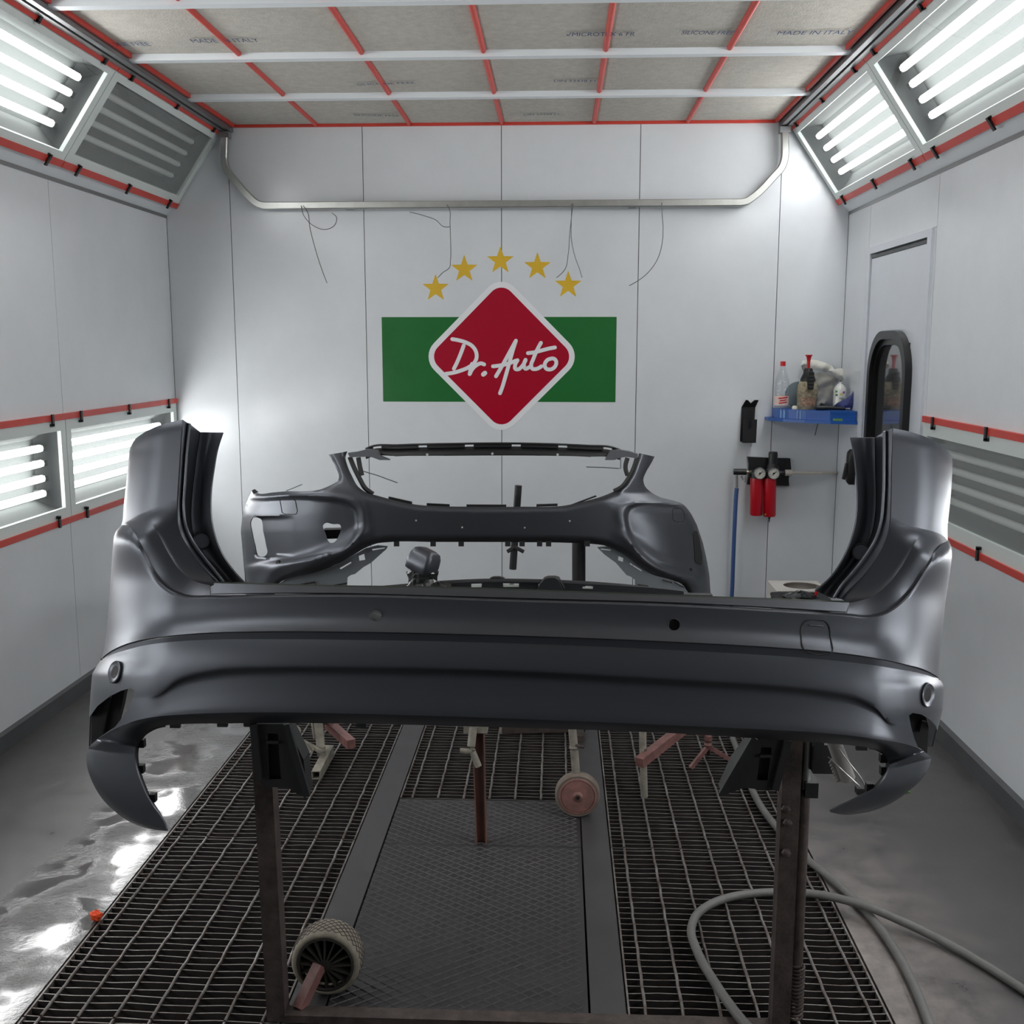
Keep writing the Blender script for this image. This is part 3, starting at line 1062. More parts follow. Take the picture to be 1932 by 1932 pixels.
def rail(knots, per, off=None):
    """knots -> dense pixel curve with `per` samples between neighbouring knots"""
    P = np.array(knots, float)
    d = np.linalg.norm(np.diff(P, axis=0), axis=1)
    s = np.concatenate([[0], np.cumsum(d)])
    q = []
    for i in range(len(P) - 1):
        q += list(s[i] + (s[i + 1] - s[i]) * np.arange(per) / per)
    q.append(s[-1])
    return sample_curve(P, s, q)


def shell(mm, Gp, thick=0.004):
    """closed sheet from a point grid (rows, cols, 3); the back is offset away from the viewer"""
    Gp = np.asarray(Gp, float)
    r, c = Gp.shape[:2]
    du = np.gradient(Gp, axis=1)
    dv = np.gradient(Gp, axis=0)
    n = np.cross(du, dv)
    n /= np.linalg.norm(n, axis=2, keepdims=True) + 1e-12
    # make the normals point to the viewer, then push the back sheet the other way
    view = np.asarray(CAM) - Gp
    flip = (n * view).sum(axis=2).mean() < 0
    if flip:
        n = -n
    back = Gp - n * thick
    o = len(mm.v)
    mm.v += [tuple(p) for p in Gp.reshape(-1, 3)] + [tuple(p) for p in back.reshape(-1, 3)]
    N = r * c

    def q(a, b, cc, d):
        mm.f.append((o + a, o + b, o + cc, o + d) if not flip else (o + d, o + cc, o + b, o + a))
    for i in range(r - 1):
        for j in range(c - 1):
            a, b, cc, d = i * c + j, i * c + j + 1, (i + 1) * c + j + 1, (i + 1) * c + j
            q(a, b, cc, d)
            q(N + d, N + cc, N + b, N + a)
    for j in range(c - 1):
        q(j + 1, j, N + j, N + j + 1)
        a = (r - 1) * c + j
        q(a, a + 1, N + a + 1, N + a)
    for i in range(r - 1):
        a = i * c
        q(a, a + c, N + a + c, N + a)
        a = i * c + c - 1
        q(a + c, a, N + a, N + a + c)


def to3d(pix, Y):
    return np.array([at(p[0], p[1], Y=y) for p, y in zip(pix.reshape(-1, 2), np.asarray(Y).reshape(-1))]).reshape(pix.shape[:-1] + (3,))


def two_rail_patch(a, b, rows, prof, depth=rb_depth, left=None, right=None):
    """pixel rails a (top) and b (bottom), rows between them, relief prof(t, j) in metres (minus = towards the viewer)"""
    n = len(a)
    pix = np.zeros((rows, n, 2))
    Y = np.zeros((rows, n))
    for i in range(rows):
        t = i / (rows - 1)
        row = a * (1 - t) + b * t
        if left is not None:
            lx = left(t)
            w = np.exp(-np.arange(n) / 14.0)[:, None]
            row = row + (np.array(lx) - row[0]) * w
        if right is not None:
            rx = right(t)
            w = np.exp(-np.arange(n)[::-1] / 14.0)[:, None]
            row = row + (np.array(rx) - row[-1]) * w
        pix[i] = row
        for j in range(n):
            Y[i, j] = depth(row[j, 0], row[j, 1]) + prof(t, j / (n - 1))
    return pix, Y


PER = 8
B0 = [(229, 991), (242, 992), (252, 1003), (267, 1028), (284, 1063), (304, 1093), (324, 1110), (351, 1121), (400, 1123), (520, 1121), (640, 1120.5), (972, 1130),
      (1280, 1139), (1480, 1150), (1596, 1157), (1642, 1160), (1672, 1152), (1699, 1132), (1722, 1105), (1745, 1069), (1765, 1039), (1778, 1026), (1788.5, 1020)]
B1 = [(193, 1242), (199, 1236), (207, 1230), (219, 1223), (235, 1216), (255, 1210), (280, 1205), (315, 1200), (385, 1194), (510, 1191), (640, 1191.5), (972, 1199),
      (1280, 1211), (1460, 1221), (1572, 1230), (1625, 1237), (1660, 1243), (1690, 1249), (1715, 1255), (1735, 1260), (1752, 1267), (1764, 1274), (1771, 1279)]
C1 = [(191, 1246), (198, 1241), (208, 1236), (222, 1231), (240, 1226), (262, 1220), (290, 1215), (325, 1211), (395, 1207), (515, 1206), (640, 1207), (972, 1214),
      (1280, 1227), (1460, 1237), (1572, 1246), (1625, 1252), (1660, 1257), (1690, 1262), (1715, 1266), (1735, 1270), (1752, 1275), (1764, 1280), (1772, 1284)]
B3 = [(171, 1310), (177, 1311), (188, 1312), (205, 1314), (230, 1316), (262, 1317), (296, 1311), (336, 1283), (399, 1266), (515, 1259), (640, 1259), (972, 1266),
      (1280, 1283), (1460, 1294), (1560, 1305), (1622, 1319), (1655, 1338), (1679, 1363), (1705, 1362), (1728, 1356), (1748, 1349), (1765, 1343), (1778, 1339)]
B4 = [(166, 1413), (172, 1405), (184, 1395), (202, 1383), (226, 1371), (255, 1360), (295, 1352), (347, 1348), (420, 1345), (520, 1344), (640, 1346), (972, 1356),
      (1280, 1369), (1456, 1377), (1556, 1383), (1622, 1390), (1664, 1396), (1690, 1400), (1712, 1405), (1730, 1411), (1742, 1417), (1750, 1423), (1756, 1430)]
assert len(B0) == len(B1) == len(C1) == len(B3) == len(B4) == 23
rB0, rB1, rC1, rB3, rB4 = (rail(k, PER) for k in (B0, B1, C1, B3, B4))
cover = M()


def lerp_tab(tab, t):
    return float(np.interp(t, [p[0] for p in tab], [p[1] for p in tab]))


def sm(x):
    x = min(max(x, 0.0), 1.0)
    return x * x * (3 - 2 * x)


def side_l(y0, y1):
    return lambda t: (lookup(SILL, y0 + (y1 - y0) * t), y0 + (y1 - y0) * t)


def side_r(y0, y1):
    return lambda t: (lookup(SILR, y0 + (y1 - y0) * t), y0 + (y1 - y0) * t)


# upper body: nearly upright, flaring out to the groove
def prof_up(t, j):
    edge = 0.012 * math.exp(-(t / 0.035) ** 2)
    ii = min(j, 1 - j) * 22
    edge += 0.033 * (1 - sm(ii / 3.2)) * math.exp(-(t / 0.07) ** 2)
    return edge - 0.004 * t - 0.026 * t ** 3.2


px1, Y1 = two_rail_patch(rB0, rB1, 26, prof_up, left=side_l(991, 1242), right=side_r(1020, 1279))
UPPER = M()
shell(UPPER, to3d(px1, Y1))
# chamfer under the groove
gB1 = rB1 + np.array((0, 2.4))
px2, Y2 = two_rail_patch(gB1, rC1, 5, lambda t, j: -0.0205 + 0.0005 * t)
shell(cover, to3d(px2, Y2))
# dark groove between
GROOVE = M()
pxg, Yg = two_rail_patch(rB1 - np.array((0, 1.5)), rB1 + np.array((0, 4.5)), 3, lambda t, j: 0.004)
shell(GROOVE, to3d(pxg, Yg), 0.002)


# lower body with the sculpted line
def crease_w(j):
    i = j * 22
    return sm((i - 5.4) / 2.2) * sm((17.6 - i) / 1.8)


rows_a, rows_b = 14, 22
pixs, Ys = [], []
n = len(rC1)
for i in range(rows_a + rows_b - 1):
    if i < rows_a:
        t = i / (rows_a - 1)
        row = rC1 * (1 - t) + rB3 * t
        yl, yr = 1246 + (1310 - 1246) * t, 1284 + (1339 - 1284) * t
    else:
        t = (i - rows_a + 1) / (rows_b - 1)
        t = t ** 1.5
        row = rB3 * (1 - t) + rB4 * t
        yl, yr = 1310 + (1413 - 1310) * t, 1339 + (1430 - 1339) * t
    w = np.exp(-np.arange(n) / 12.0)[:, None]
    row = row + (np.array((lookup(SILL, yl), yl)) - row[0]) * w
    w = np.exp(-np.arange(n)[::-1] / 12.0)[:, None]
    row = row + (np.array((lookup(SILR, yr), yr)) - row[-1]) * w
    pixs.append(row)
    dd = []
    for j in range(n):
        a = crease_w(j / (n - 1))
        if i < rows_a:
            rl = -0.020 - 0.016 * (1 - (1 - t) ** 1.6)
        else:
            r0 = -0.036 - 0.0055 * t
            r1 = lerp_tab([(0, -0.036), (0.03, -0.0348), (0.07, -0.0318), (0.12, -0.0296), (0.2, -0.0292), (0.35, -0.0310), (0.55, -0.0340), (0.75, -0.0378), (0.9, -0.0408), (1, -0.0415)], t)
            rl = r0 * (1 - a) + r1 * a
        dd.append(rb_depth(row[j, 0], row[j, 1]) + rl)
    Ys.append(dd)
low_px, low_Y = np.array(pixs), np.array(Ys)
LOWER = M()
shell(LOWER, to3d(low_px, low_Y))

# lip with the two hooked ends
LT = [(316, 1568), (280, 1563), (249, 1553), (218, 1532), (192, 1506), (174, 1475), (165, 1449), (163, 1430), (166, 1413), (184, 1395), (202, 1383), (226, 1371), (255, 1360),
      (295, 1352), (347, 1348), (420, 1345), (520, 1344), (640, 1346), (972, 1356), (1280, 1369), (1456, 1377), (1556, 1383), (1622, 1390), (1664, 1396), (1690, 1400), (1712, 1405),
      (1730, 1411), (1742, 1417), (1756, 1431), (1753, 1446), (1742, 1466), (1719, 1489), (1689, 1511), (1656, 1527), (1622, 1535), (1589, 1537), (1566, 1532)]
LB = [(314, 1566), (310, 1552), (300, 1536), (288, 1520), (277, 1502), (268, 1482), (260, 1460), (255.5, 1442), (254, 1425), (256, 1408), (262, 1394), (272, 1383), (287, 1375),
      (312, 1369), (350, 1366), (420, 1365), (520, 1364), (640, 1365), (972, 1373), (1280, 1384), (1456, 1395), (1556, 1402), (1610, 1407), (1640, 1411), (1659, 1415), (1670, 1421),
      (1676, 1430), (1678, 1442), (1677, 1452), (1672, 1464), (1664, 1476), (1653, 1487), (1640, 1496), (1622, 1506), (1604, 1513), (1585, 1521), (1567, 1531)]
assert len(LT) == len(LB) == 37
rLT, rLB = rail(LT, PER), rail(LB, PER)
wrap_top = np.interp(np.arange(len(rLT)) / PER, [0, 1, 2, 3, 4, 5, 6, 7, 8], [0.0325, 0.055, 0.08, 0.10, 0.12, 0.135, 0.145, 0.15, 0.15])
wrap_top_r = np.interp(np.arange(len(rLT))[::-1] / PER, [0, 1, 2, 3, 4, 5, 6, 7, 8], [0.0325, 0.05, 0.07, 0.09, 0.11, 0.125, 0.14, 0.148, 0.15])
pixs, Ys = [], []
n = len(rLT)
rows_l = 12
base_flat = lambda u: 2.02 - 0.055 * (u - 970) / 700.0 + 0.07 * ((u - 972) / 760.0) ** 2
for i in range(rows_l):
    t = i / (rows_l - 1)
    row = rLT * (1 - t) + rLB * t
    dd = []
    for j in range(n):
        k = j / PER
        if k <= 8:
            top = base_flat(row[j, 0]) + wrap_top[j] - 0.0415
        elif k >= 28:
            top = base_flat(row[j, 0]) + wrap_top_r[j] - 0.0415
        else:
            top = rb_depth(rLT[j, 0], rLT[j, 1]) - 0.0415
        bot = rb_depth(rLB[j, 0], rLB[j, 1]) + (0.012 if 9 < k < 27 else 0.0)
        if k < 9 or k > 27:
            # blade: rounded outer side, flat inside
            q = t ** 0.45
            y = top * (1 - q) + (bot - 0.010) * q
        else:
            y = top * (1 - t) + bot * t - 0.010 * math.sin(math.pi * t) ** 1.0
        dd.append(y)
    pixs.append(row)
    Ys.append(dd)
lip_px, lip_Y = np.array(pixs), np.array(Ys)
shell(cover, to3d(lip_px, lip_Y))


# horns with their stepped inner flanges
def coons(T, Bm, Lf, Rt, nu, nv):
    """four pixel boundary curves (T, Bm left->right, Lf, Rt top->bottom)"""
    T, Bm = spline(T, nu), spline(Bm, nu)
    Lf, Rt = spline(Lf, nv), spline(Rt, nv)
    out = np.zeros((nv, nu, 2))
    for i in range(nv):
        v = i / (nv - 1)
        for j in range(nu):
            u = j / (nu - 1)
            out[i, j] = (1 - v) * T[j] + v * Bm[j] + (1 - u) * Lf[i] + u * Rt[i] - ((1 - u) * (1 - v) * T[0] + u * (1 - v) * T[-1] + (1 - u) * v * Bm[0] + u * v * Bm[-1])
    return out


HORN = {
    'L': dict(
        top=[(245, 847), (252, 832), (269, 818), (289, 807), (314, 798.5), (345, 792)],
        sil=[(245, 847), (243, 859), (240.6, 884), (237, 921.5), (233, 959), (231, 984), (229, 991)],
        val=[(229, 991), (242, 983), (258, 973), (274, 966), (300, 955), (334, 943)],
        c1=[(345, 792), (342, 820), (340, 847), (338, 880), (336, 909), (334, 943)],
        c1b=[(334, 943), (334, 959), (337.5, 996), (349, 1023), (371, 1053), (396, 1080.5), (413, 1097)],
        ridge=[(274, 966), (285, 985), (299, 1008.5), (319, 1046), (339, 1075.5), (364, 1095), (396, 1104)],
        sh=[(229, 991), (242, 992), (252, 1003), (267, 1028), (284, 1063), (304, 1093), (324, 1110), (351, 1121), (397, 1123)],
        c2=[(354, 798), (349, 847), (345, 909), (342.5, 959), (346, 991), (359, 1023), (378.5, 1051), (400, 1077), (418, 1098)],
        c3=[(358, 800), (353, 847), (349, 909), (346.5, 959), (350.5, 991), (362, 1018), (381, 1046), (403, 1074), (422, 1098)],
        c4=[(378.5, 816), (373.5, 847), (367, 897), (362, 946), (361.5, 984), (367, 1014), (386, 1046), (408, 1074), (428, 1098)],
        inn=[(419.5, 816), (409.6, 847), (403, 884), (398, 921.5), (397, 959), (399.6, 988.6), (408, 1021), (423, 1053), (440.6, 1078), (461, 1100)],
        plug=(380, 1020), pr=15),
    'R': dict(
        top=[(1796, 860), (1790, 852), (1778.5, 841), (1755, 828), (1722, 816), (1684, 808)],
        sil=[(1796, 860), (1797, 873), (1796, 906), (1793.5, 939), (1790, 972), (1787.5, 999), (1788.5, 1020)],
        val=[(1788.5, 1020), (1778, 1010), (1762, 1003), (1742, 998), (1712, 990), (1681, 975)],
        c1=[(1684, 808), (1684, 840), (1683, 873), (1682.5, 910), (1682, 939), (1681, 975)],
        c1b=[(1681, 975), (1679.5, 985), (1672, 1015.5), (1655.6, 1049), (1632, 1082), (1605.7, 1108.6), (1585, 1128)],
        ridge=[(1742, 998), (1734, 1012), (1722, 1032), (1699, 1072), (1672, 1105), (1649, 1123.5), (1604, 1137)],
        sh=[(1788.5, 1020), (1778, 1026), (1765, 1039), (1745, 1069), (1722, 1105), (1699, 1132), (1672, 1152), (1642, 1160), (1598, 1157)],
        c2=[(1672, 813), (1672, 872), (1670.5, 939), (1665.5, 989), (1655.6, 1020), (1635.6, 1053), (1612, 1084), (1592, 1106), (1578, 1128)],
        c3=[(1668, 814.5), (1668, 872), (1666.5, 939), (1661.5, 987), (1652, 1017), (1632, 1050), (1608, 1081), (1588, 1104), (1573, 1128)],
        c4=[(1650.6, 826), (1650.6, 873), (1652, 922.5), (1650.6, 972), (1644, 1008), (1626, 1044), (1602, 1076), (1580, 1102), (1563, 1126)],
        inn=[(1606, 825.4), (1612, 856), (1617, 906), (1618, 955.7), (1614, 992), (1605.7, 1022), (1589, 1058.7), (1569, 1088.6), (1539, 1115)],
        plug=(1624, 1041), pr=16),
}


def hd(u, v):
    return rb_depth(u, v)


def flare(u):
    return 0.020 * (1 - sm((u - 0.30) / 0.65))


PLUGS = []
for side, H in HORN.items():
    # outer panel, faces the viewer, recessed behind the shoulder
    p = coons(H['top'], H['val'], H['sil'], H['c1'], 22, 24)
    Y = np.zeros(p.shape[:2])
    for i in range(p.shape[0]):
        for j in range(p.shape[1]):
            v, u = i / (p.shape[0] - 1), j / (p.shape[1] - 1)
            Y[i, j] = hd(*p[i, j]) + 0.045 + 0.004 * (1 - v)
            if v < 0.12:
                Y[i, j] += 0.006 * (1 - v / 0.12) ** 2
    shell(cover, to3d(p, Y))
    # step between the outer shoulder line and the ridge
    pr_ = H['ridge']
    p = coons([H['val'][0], H['val'][1], H['val'][2], H['val'][3]], [H['sh'][-1], ((H['sh'][-1][0] + pr_[-1][0]) / 2, (H['sh'][-1][1] + pr_[-1][1]) / 2), pr_[-1]], H['sh'], pr_, 9, 34)
    Y = np.zeros(p.shape[:2])
    for i in range(p.shape[0]):
        for j in range(p.shape[1]):
            v, u = i / (p.shape[0] - 1), j / (p.shape[1] - 1)
            q = sm(v / 0.22)
            Y[i, j] = rb_depth(*p[i, j]) + 0.045 * (1 - q) + (0.012 + 0.012 * u + 0.006 * u * v) * q
    shell(cover, to3d(p, Y))
    # dark inner face between the ridge and the first crease
    p = coons(H['val'][3:], [pr_[-1], ((pr_[-1][0] + H['c1b'][-1][0]) / 2, (pr_[-1][1] + H['c1b'][-1][1]) / 2), H['c1b'][-1]], pr_, H['c1b'], 14, 34)
    Y = np.zeros(p.shape[:2])
    for i in range(p.shape[0]):
        for j in range(p.shape[1]):
            v, u = i / (p.shape[0] - 1), j / (p.shape[1] - 1)
            q = sm(v / 0.22)
            rg_ = 0.045 * (1 - q) + (0.024 + 0.006 * v) * q
            Y[i, j] = rb_depth(*p[i, j]) + rg_ * (1 - u ** 0.8) + (0.045 + 0.012 * v) * u ** 0.8
    shell(cover, to3d(p, Y))
    # steps of the flange
    full1 = H['c1'][:-1] + H['c1b']

    def strip(a, b, da, db, nu, bulge=0.0, nv=46):
        A_, B_ = spline(a, nv), spline(b, nv)
        p = np.zeros((nv, nu, 2))
        Y = np.zeros((nv, nu))
        for i in range(nv):
            for j in range(nu):
                u = j / (nu - 1)
                p[i, j] = A_[i] * (1 - u) + B_[i] * u
                Y[i, j] = hd(*p[i, j]) + da * (1 - u) + db * u + bulge * math.sin(math.pi * u)
        shell(cover, to3d(p, Y), 0.003)
        return p, Y
    strip(full1, H['c2'], 0.050, 0.060, 4)
    strip(H['c2'], H['c3'], 0.060, 0.054, 3)
    strip(H['c3'], H['c4'], 0.054, 0.085, 5)
    pf, Yf_ = strip(H['c4'], H['inn'], 0.083, 0.072, 10, 0.014)
    PLUGS.append((H['plug'], H['pr'], pf, Yf_))
# hidden returns at the outer flanks, running forward along the car
for SIL, sg in ((SILL, 1), (SILR, -1)):
    rows = [(lookup(SIL, y), y) for y in np.linspace(849 if sg > 0 else 862, 1408, 60)]
    p = np.zeros((60, 6, 2))
    Y = np.zeros((60, 6))
    for i, (u, v) in enumerate(rows):
        r = 0.18
        for j in range(6):
            s = j / 5
            p[i, j] = (u + sg * (4.0 + 16 * s * s), v)
            Y[i, j] = rb_depth(u, v) + 0.058 + 0.14 * s
    if sg < 0:
        pass
    shell(cover, to3d(p, Y), 0.003)


def px_depth(pg, Yg_, u, v):
    """depth of a relief patch at a photo position, from its four nearest grid points"""
    d = ((pg - np.array((u, v))) ** 2).sum(axis=-1).reshape(-1)
    k = np.argsort(d)[:4]
    w = 1 / (d[k] + 0.5)
    return float((np.asarray(Yg_).reshape(-1)[k] * w).sum() / w.sum())


def cut(ob, cutter_mesh):
    c = cutter_mesh.build('cutter', PAINT, None, origin=(0, 0, 0))
    md = ob.modifiers.new('b', 'BOOLEAN')
    md.operation = 'DIFFERENCE'
    md.solver = 'EXACT'
    md.object = c
    dg = bpy.context.evaluated_depsgraph_get()
    me = bpy.data.meshes.new_from_object(ob.evaluated_get(dg))
    ob.modifiers.clear()
    old = ob.data
    ob.data = me
    bpy.data.meshes.remove(old)
    bpy.data.objects.remove(c)


def poly_cutter(poly, Y0, Y1):
    """closed prism through the cover: the outline at depth Y0 and at depth Y1"""
    ar = sum(a[0] * b[1] - b[0] * a[1] for a, b in zip(poly, list(poly[1:]) + [poly[0]]))
    if ar > 0:
        poly = list(poly)[::-1]
    n = len(poly)
    mm = M()
    v = [at(u, w, Y=Y0) for u, w in poly] + [at(u, w, Y=Y1) for u, w in poly]
    f = [tuple(range(n)), tuple(range(2 * n - 1, n - 1, -1))]
    for k in range(n):
        f.append((k, n + k, n + (k + 1) % n, (k + 1) % n))
    mm.add(v, f)
    return mm


rb = thing('rear_bumper', (0.0, 2.1, 0.3), 'large dark grey primed rear bumper cover in the foreground with two tall horns', 'bumper')
ob_low = LOWER.build('lower_cover', PAINT, rb)
slotL = [(150, 1425), (164.6, 1417), (171, 1407), (184, 1394), (202, 1381), (217.6, 1371), (228, 1357), (241, 1338), (251, 1315), (253, 1304), (247, 1298), (228, 1303.5), (207, 1314),
         (184, 1332), (171, 1350), (150, 1376)]
slotR = [(1775, 1440), (1755, 1428), (1743.6, 1418), (1732, 1410), (1725, 1393), (1718.7, 1370), (1715, 1350), (1722, 1345), (1738.6, 1348), (1755, 1358), (1766, 1370), (1768, 1378), (1790, 1390)]
cut(ob_low, poly_cutter(slotL, 1.75, 2.55))
cut(ob_low, poly_cutter(slotR, 1.75, 2.55))
ob_low.data.shade_smooth()
ob_low.data.set_sharp_from_angle(angle=math.radians(40))
ob_up = UPPER.build('upper', PAINT, None, origin=(0, 0, 0))
for (u, v) in ((709, 1161), (1272, 1179)):
    circ = [(u + 11 * math.cos(k * math.pi / 16), v + 11 * math.sin(k * math.pi / 16)) for k in range(32)]
    cut(ob_up, poly_cutter(circ, 1.9, 2.1))
cover.add([tuple(v.co) for v in ob_up.data.vertices], [tuple(p.vertices) for p in ob_up.data.polygons])
bpy.data.objects.remove(ob_up)
ob_up = cover.build('cover', PAINT, rb)
ob_up.data.shade_smooth()
ob_up.data.set_sharp_from_angle(angle=math.radians(38))
GROOVE.build('joint_groove', PRIMER_IN, rb, smooth=60)

# ledge strip along the top of the body
L0 = [(404, 1100), (640, 1107), (839, 1109.5), (1060, 1117), (1280, 1125.5), (1500, 1133), (1603, 1137)]
L1 = [(399, 1120), (640, 1118.5), (839, 1124), (1060, 1130), (1280, 1136.5), (1500, 1148), (1596, 1154)]
a, b = rail(L0, 8), rail(L1, 8)
mm = M()
pl, Yl = two_rail_patch(a, b, 7, lambda t, j: 0.024 - 0.014 * t)
shell(mm, to3d(pl, Yl))
mm.build('step_strip', PAINT, rb, smooth=50)
mm = M()
pl, Yl = two_rail_patch(a - np.array((0, 3)), a + np.array((0, 1)), 3, lambda t, j: 0.034 - 0.006 * t)
shell(mm, to3d(pl, Yl))
mm.build('strip_edge', mat('green_black_edge', lin(34, 44, 36), 0.4), rb, smooth=50)

HOLE_LIGHT_TONE = mat('hole_light_tone', lin(186, 190, 192), 0.5)  # pale tone painted for the light seen through the left hole
# round plugs in the horn flanges, parking sensor seats, towing eye cover
for (c, r, pg, Yg_) in PLUGS:
    y = px_depth(pg, Yg_, *c)
    o = at(c[0], c[1], Y=y - 0.004)
    e = np.array(at(c[0] + r, c[1], Y=y - 0.004)) - np.array(o)
    R = float(np.linalg.norm(e))
    nrm = np.array(CAM) - np.array(o)
    nrm /= np.linalg.norm(nrm)
    pg1 = M().lathe(o, nrm, [(R * 0.94, -0.012), (R * 0.94, 0.006), (R * 0.88, 0.008), (0.0, 0.008)], 28).build('plug', PAINT, rb, smooth=30)
    cs = np.cross(nrm, Z_)
    cs /= np.linalg.norm(cs)
    cu_ = np.cross(cs, nrm)
    M().tube([np.array(o) + nrm * 0.009 + (cs * math.cos(q * math.pi / 16) + cu_ * math.sin(q * math.pi / 16)) * R * 0.97 for q in range(33)], 0.0017, 6, cap=False).build('plug_gap', BLACKM, pg1, smooth=60)


def grid_normal(pg, Yg_, u, v, step=7.0):
    P = [np.array(at(u + a, v + b, Y=px_depth(pg, Yg_, u + a, v + b))) for a, b in ((step, 0), (-step, 0), (0, step), (0, -step))]
    nn = np.cross(P[0] - P[1], P[2] - P[3])
    nn /= np.linalg.norm(nn)
    if nn @ (np.array(CAM) - P[0]) < 0:
        nn = -nn
    return nn


for (u, v) in ((217.5, 1268), (1749, 1311)):
    y = px_depth(low_px, low_Y, u, v)
    nn = grid_normal(low_px, low_Y, u, v, 9.0)
    o = np.array(at(u, v, Y=y)) + nn * 0.0100
    sr = M().lathe(o, nn, [(0.0245, -0.016), (0.0245, -0.0068), (0.0225, -0.0055), (0.0195, -0.0075), (0.0135, -0.0086)], 28, cap=False).build('sensor_seat', PAINT, rb, smooth=50)
    M().lathe(o, nn, [(0.0142, -0.0084), (0.0, -0.0084)], 20).build('sensor_hole', BLACKM, sr)
for k, (u, v) in enumerate(((709, 1161), (1272, 1179))):
    y = px_depth(px1, Y1, u, v)
    P = [at(u + 11.3 * math.cos(q * math.pi / 16), v + 11.3 * math.sin(q * math.pi / 16), Y=y - 0.0005) for q in range(33)]
    hr = M().tube(P, 0.0011, 6, cap=False).build('hole_rim', PRIMER_IN, rb, smooth=60)
    Rh = 13.5 / 880.0
    M().lathe(np.array(at(u, v + (9 if k == 0 else 0), Y=y + 0.012)), -Y_, [(0.0, 0.0), (Rh, 0.0), (Rh, 0.002), (0.0, 0.002)], 20).build('hole_tone_disc', BLACKM if k else HOLE_LIGHT_TONE, hr)  # added discs: paint the left hole light and the right one dark
tow = [(1511.5, 1200), (1512.5, 1183), (1519, 1173), (1529, 1170), (1543, 1170.5), (1556, 1172), (1563.5, 1180), (1567, 1203), (1571, 1229), (1516.5, 1225)]
tc = [at(u, v, Y=px_depth(px1, Y1, u, v) - 0.001) for u, v in np.concatenate([rail(tow + [tow[0]], 4)])]
M().tube(tc, 0.0013, 6, cap=False).build('tow_cover_gap', PRIMER_IN, rb, smooth=60)
tl = [at(u, v, Y=px_depth(px1, Y1, u, v) - 0.0015) for u, v in spline([(1527, 1180), (1540, 1180.5), (1553, 1182)], 6)]
M().tube(tl, 0.0016, 6).build('tow_cover_grip', PAINT, rb, smooth=60)
# masked parts behind the openings
for (pts, nm) in ((LB[1:14], 'edge_liner'), (LB[23:36], 'edge_liner')):
    rr = rail(pts, 5)
    d = np.gradient(rr, axis=0)
    nn = np.stack([d[:, 1], -d[:, 0]], axis=1) / np.linalg.norm(d, axis=1, keepdims=True)
    cpt = np.array((330, 1440)) if pts[0][0] < 900 else np.array((1600, 1440))
    sg = np.sign(((cpt - rr) * nn).sum(axis=1, keepdims=True))
    nn = nn * sg
    mm = M()
    nr = 4
    p = np.zeros((nr, len(rr), 2))
    Y = np.zeros((nr, len(rr)))
    for i in range(nr):
        for j in range(len(rr)):
            w = 7.5 * math.sin(math.pi * min(max(j / (len(rr) - 1), 0.04), 0.96)) ** 0.5
            p[i, j] = rr[j] + nn[j] * (-3 + (w + 3) * i / (nr - 1))
            Y[i, j] = rb_depth(*rr[j]) + 0.012 + 0.03 * i / (nr - 1)
    shell(mm, to3d(p, Y), 0.004)
    lin_ob = mm.build(nm, PRIMER_IN, rb, smooth=50)
    for k in (0.22, 0.45, 0.72):
        j = int(k * (len(rr) - 1))
        c = at(*(rr[j] + nn[j] * 8), Y=rb_depth(*rr[j]) + 0.04)
        M().frame_box(c, X_, Y_, Z_, (-0.007, 0.007), (-0.004, 0.01), (-0.009, 0.009)).build('clip_tab', PRIMER_IN, lin_ob)
for us in ((330, 420, 475), (1545, 1625, 690)):
    for u in us:
        j = int(np.argmin(np.abs(rLB[8 * 13:8 * 24, 0] - u))) + 8 * 13
        c = at(rLB[j, 0], rLB[j, 1] + 1.5, Y=rb_depth(*rLB[j]) + 0.03)
        M().frame_box(c, X_, Y_, Z_, (-0.011, 0.011), (-0.004, 0.004), (-0.005, 0.006)).build('clip_tab', PRIMER_IN, rb)
# dark linings deep behind the side slots
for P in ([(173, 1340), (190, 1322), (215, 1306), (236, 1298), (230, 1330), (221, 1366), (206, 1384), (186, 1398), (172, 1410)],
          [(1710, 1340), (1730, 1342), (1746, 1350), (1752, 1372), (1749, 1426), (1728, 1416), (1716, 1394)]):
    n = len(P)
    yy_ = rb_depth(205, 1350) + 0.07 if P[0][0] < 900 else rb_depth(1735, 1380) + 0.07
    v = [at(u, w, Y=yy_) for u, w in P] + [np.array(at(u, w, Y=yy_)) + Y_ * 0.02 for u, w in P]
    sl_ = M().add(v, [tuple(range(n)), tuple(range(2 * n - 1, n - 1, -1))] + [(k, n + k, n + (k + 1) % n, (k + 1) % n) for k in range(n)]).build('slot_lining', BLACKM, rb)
    q = 0.35 if P[0][0] < 900 else 0.6
    a_, b_ = np.array(P[1]) * (1 - q) + np.array(P[3]) * q, np.array(P[-1]) * (1 - q) + np.array(P[-4]) * q
    M().beam(at(*a_, Y=yy_ - 0.006), at(*b_, Y=yy_ - 0.006), 0.010, 0.01).build('lining_rib', BLACKP, sl_)
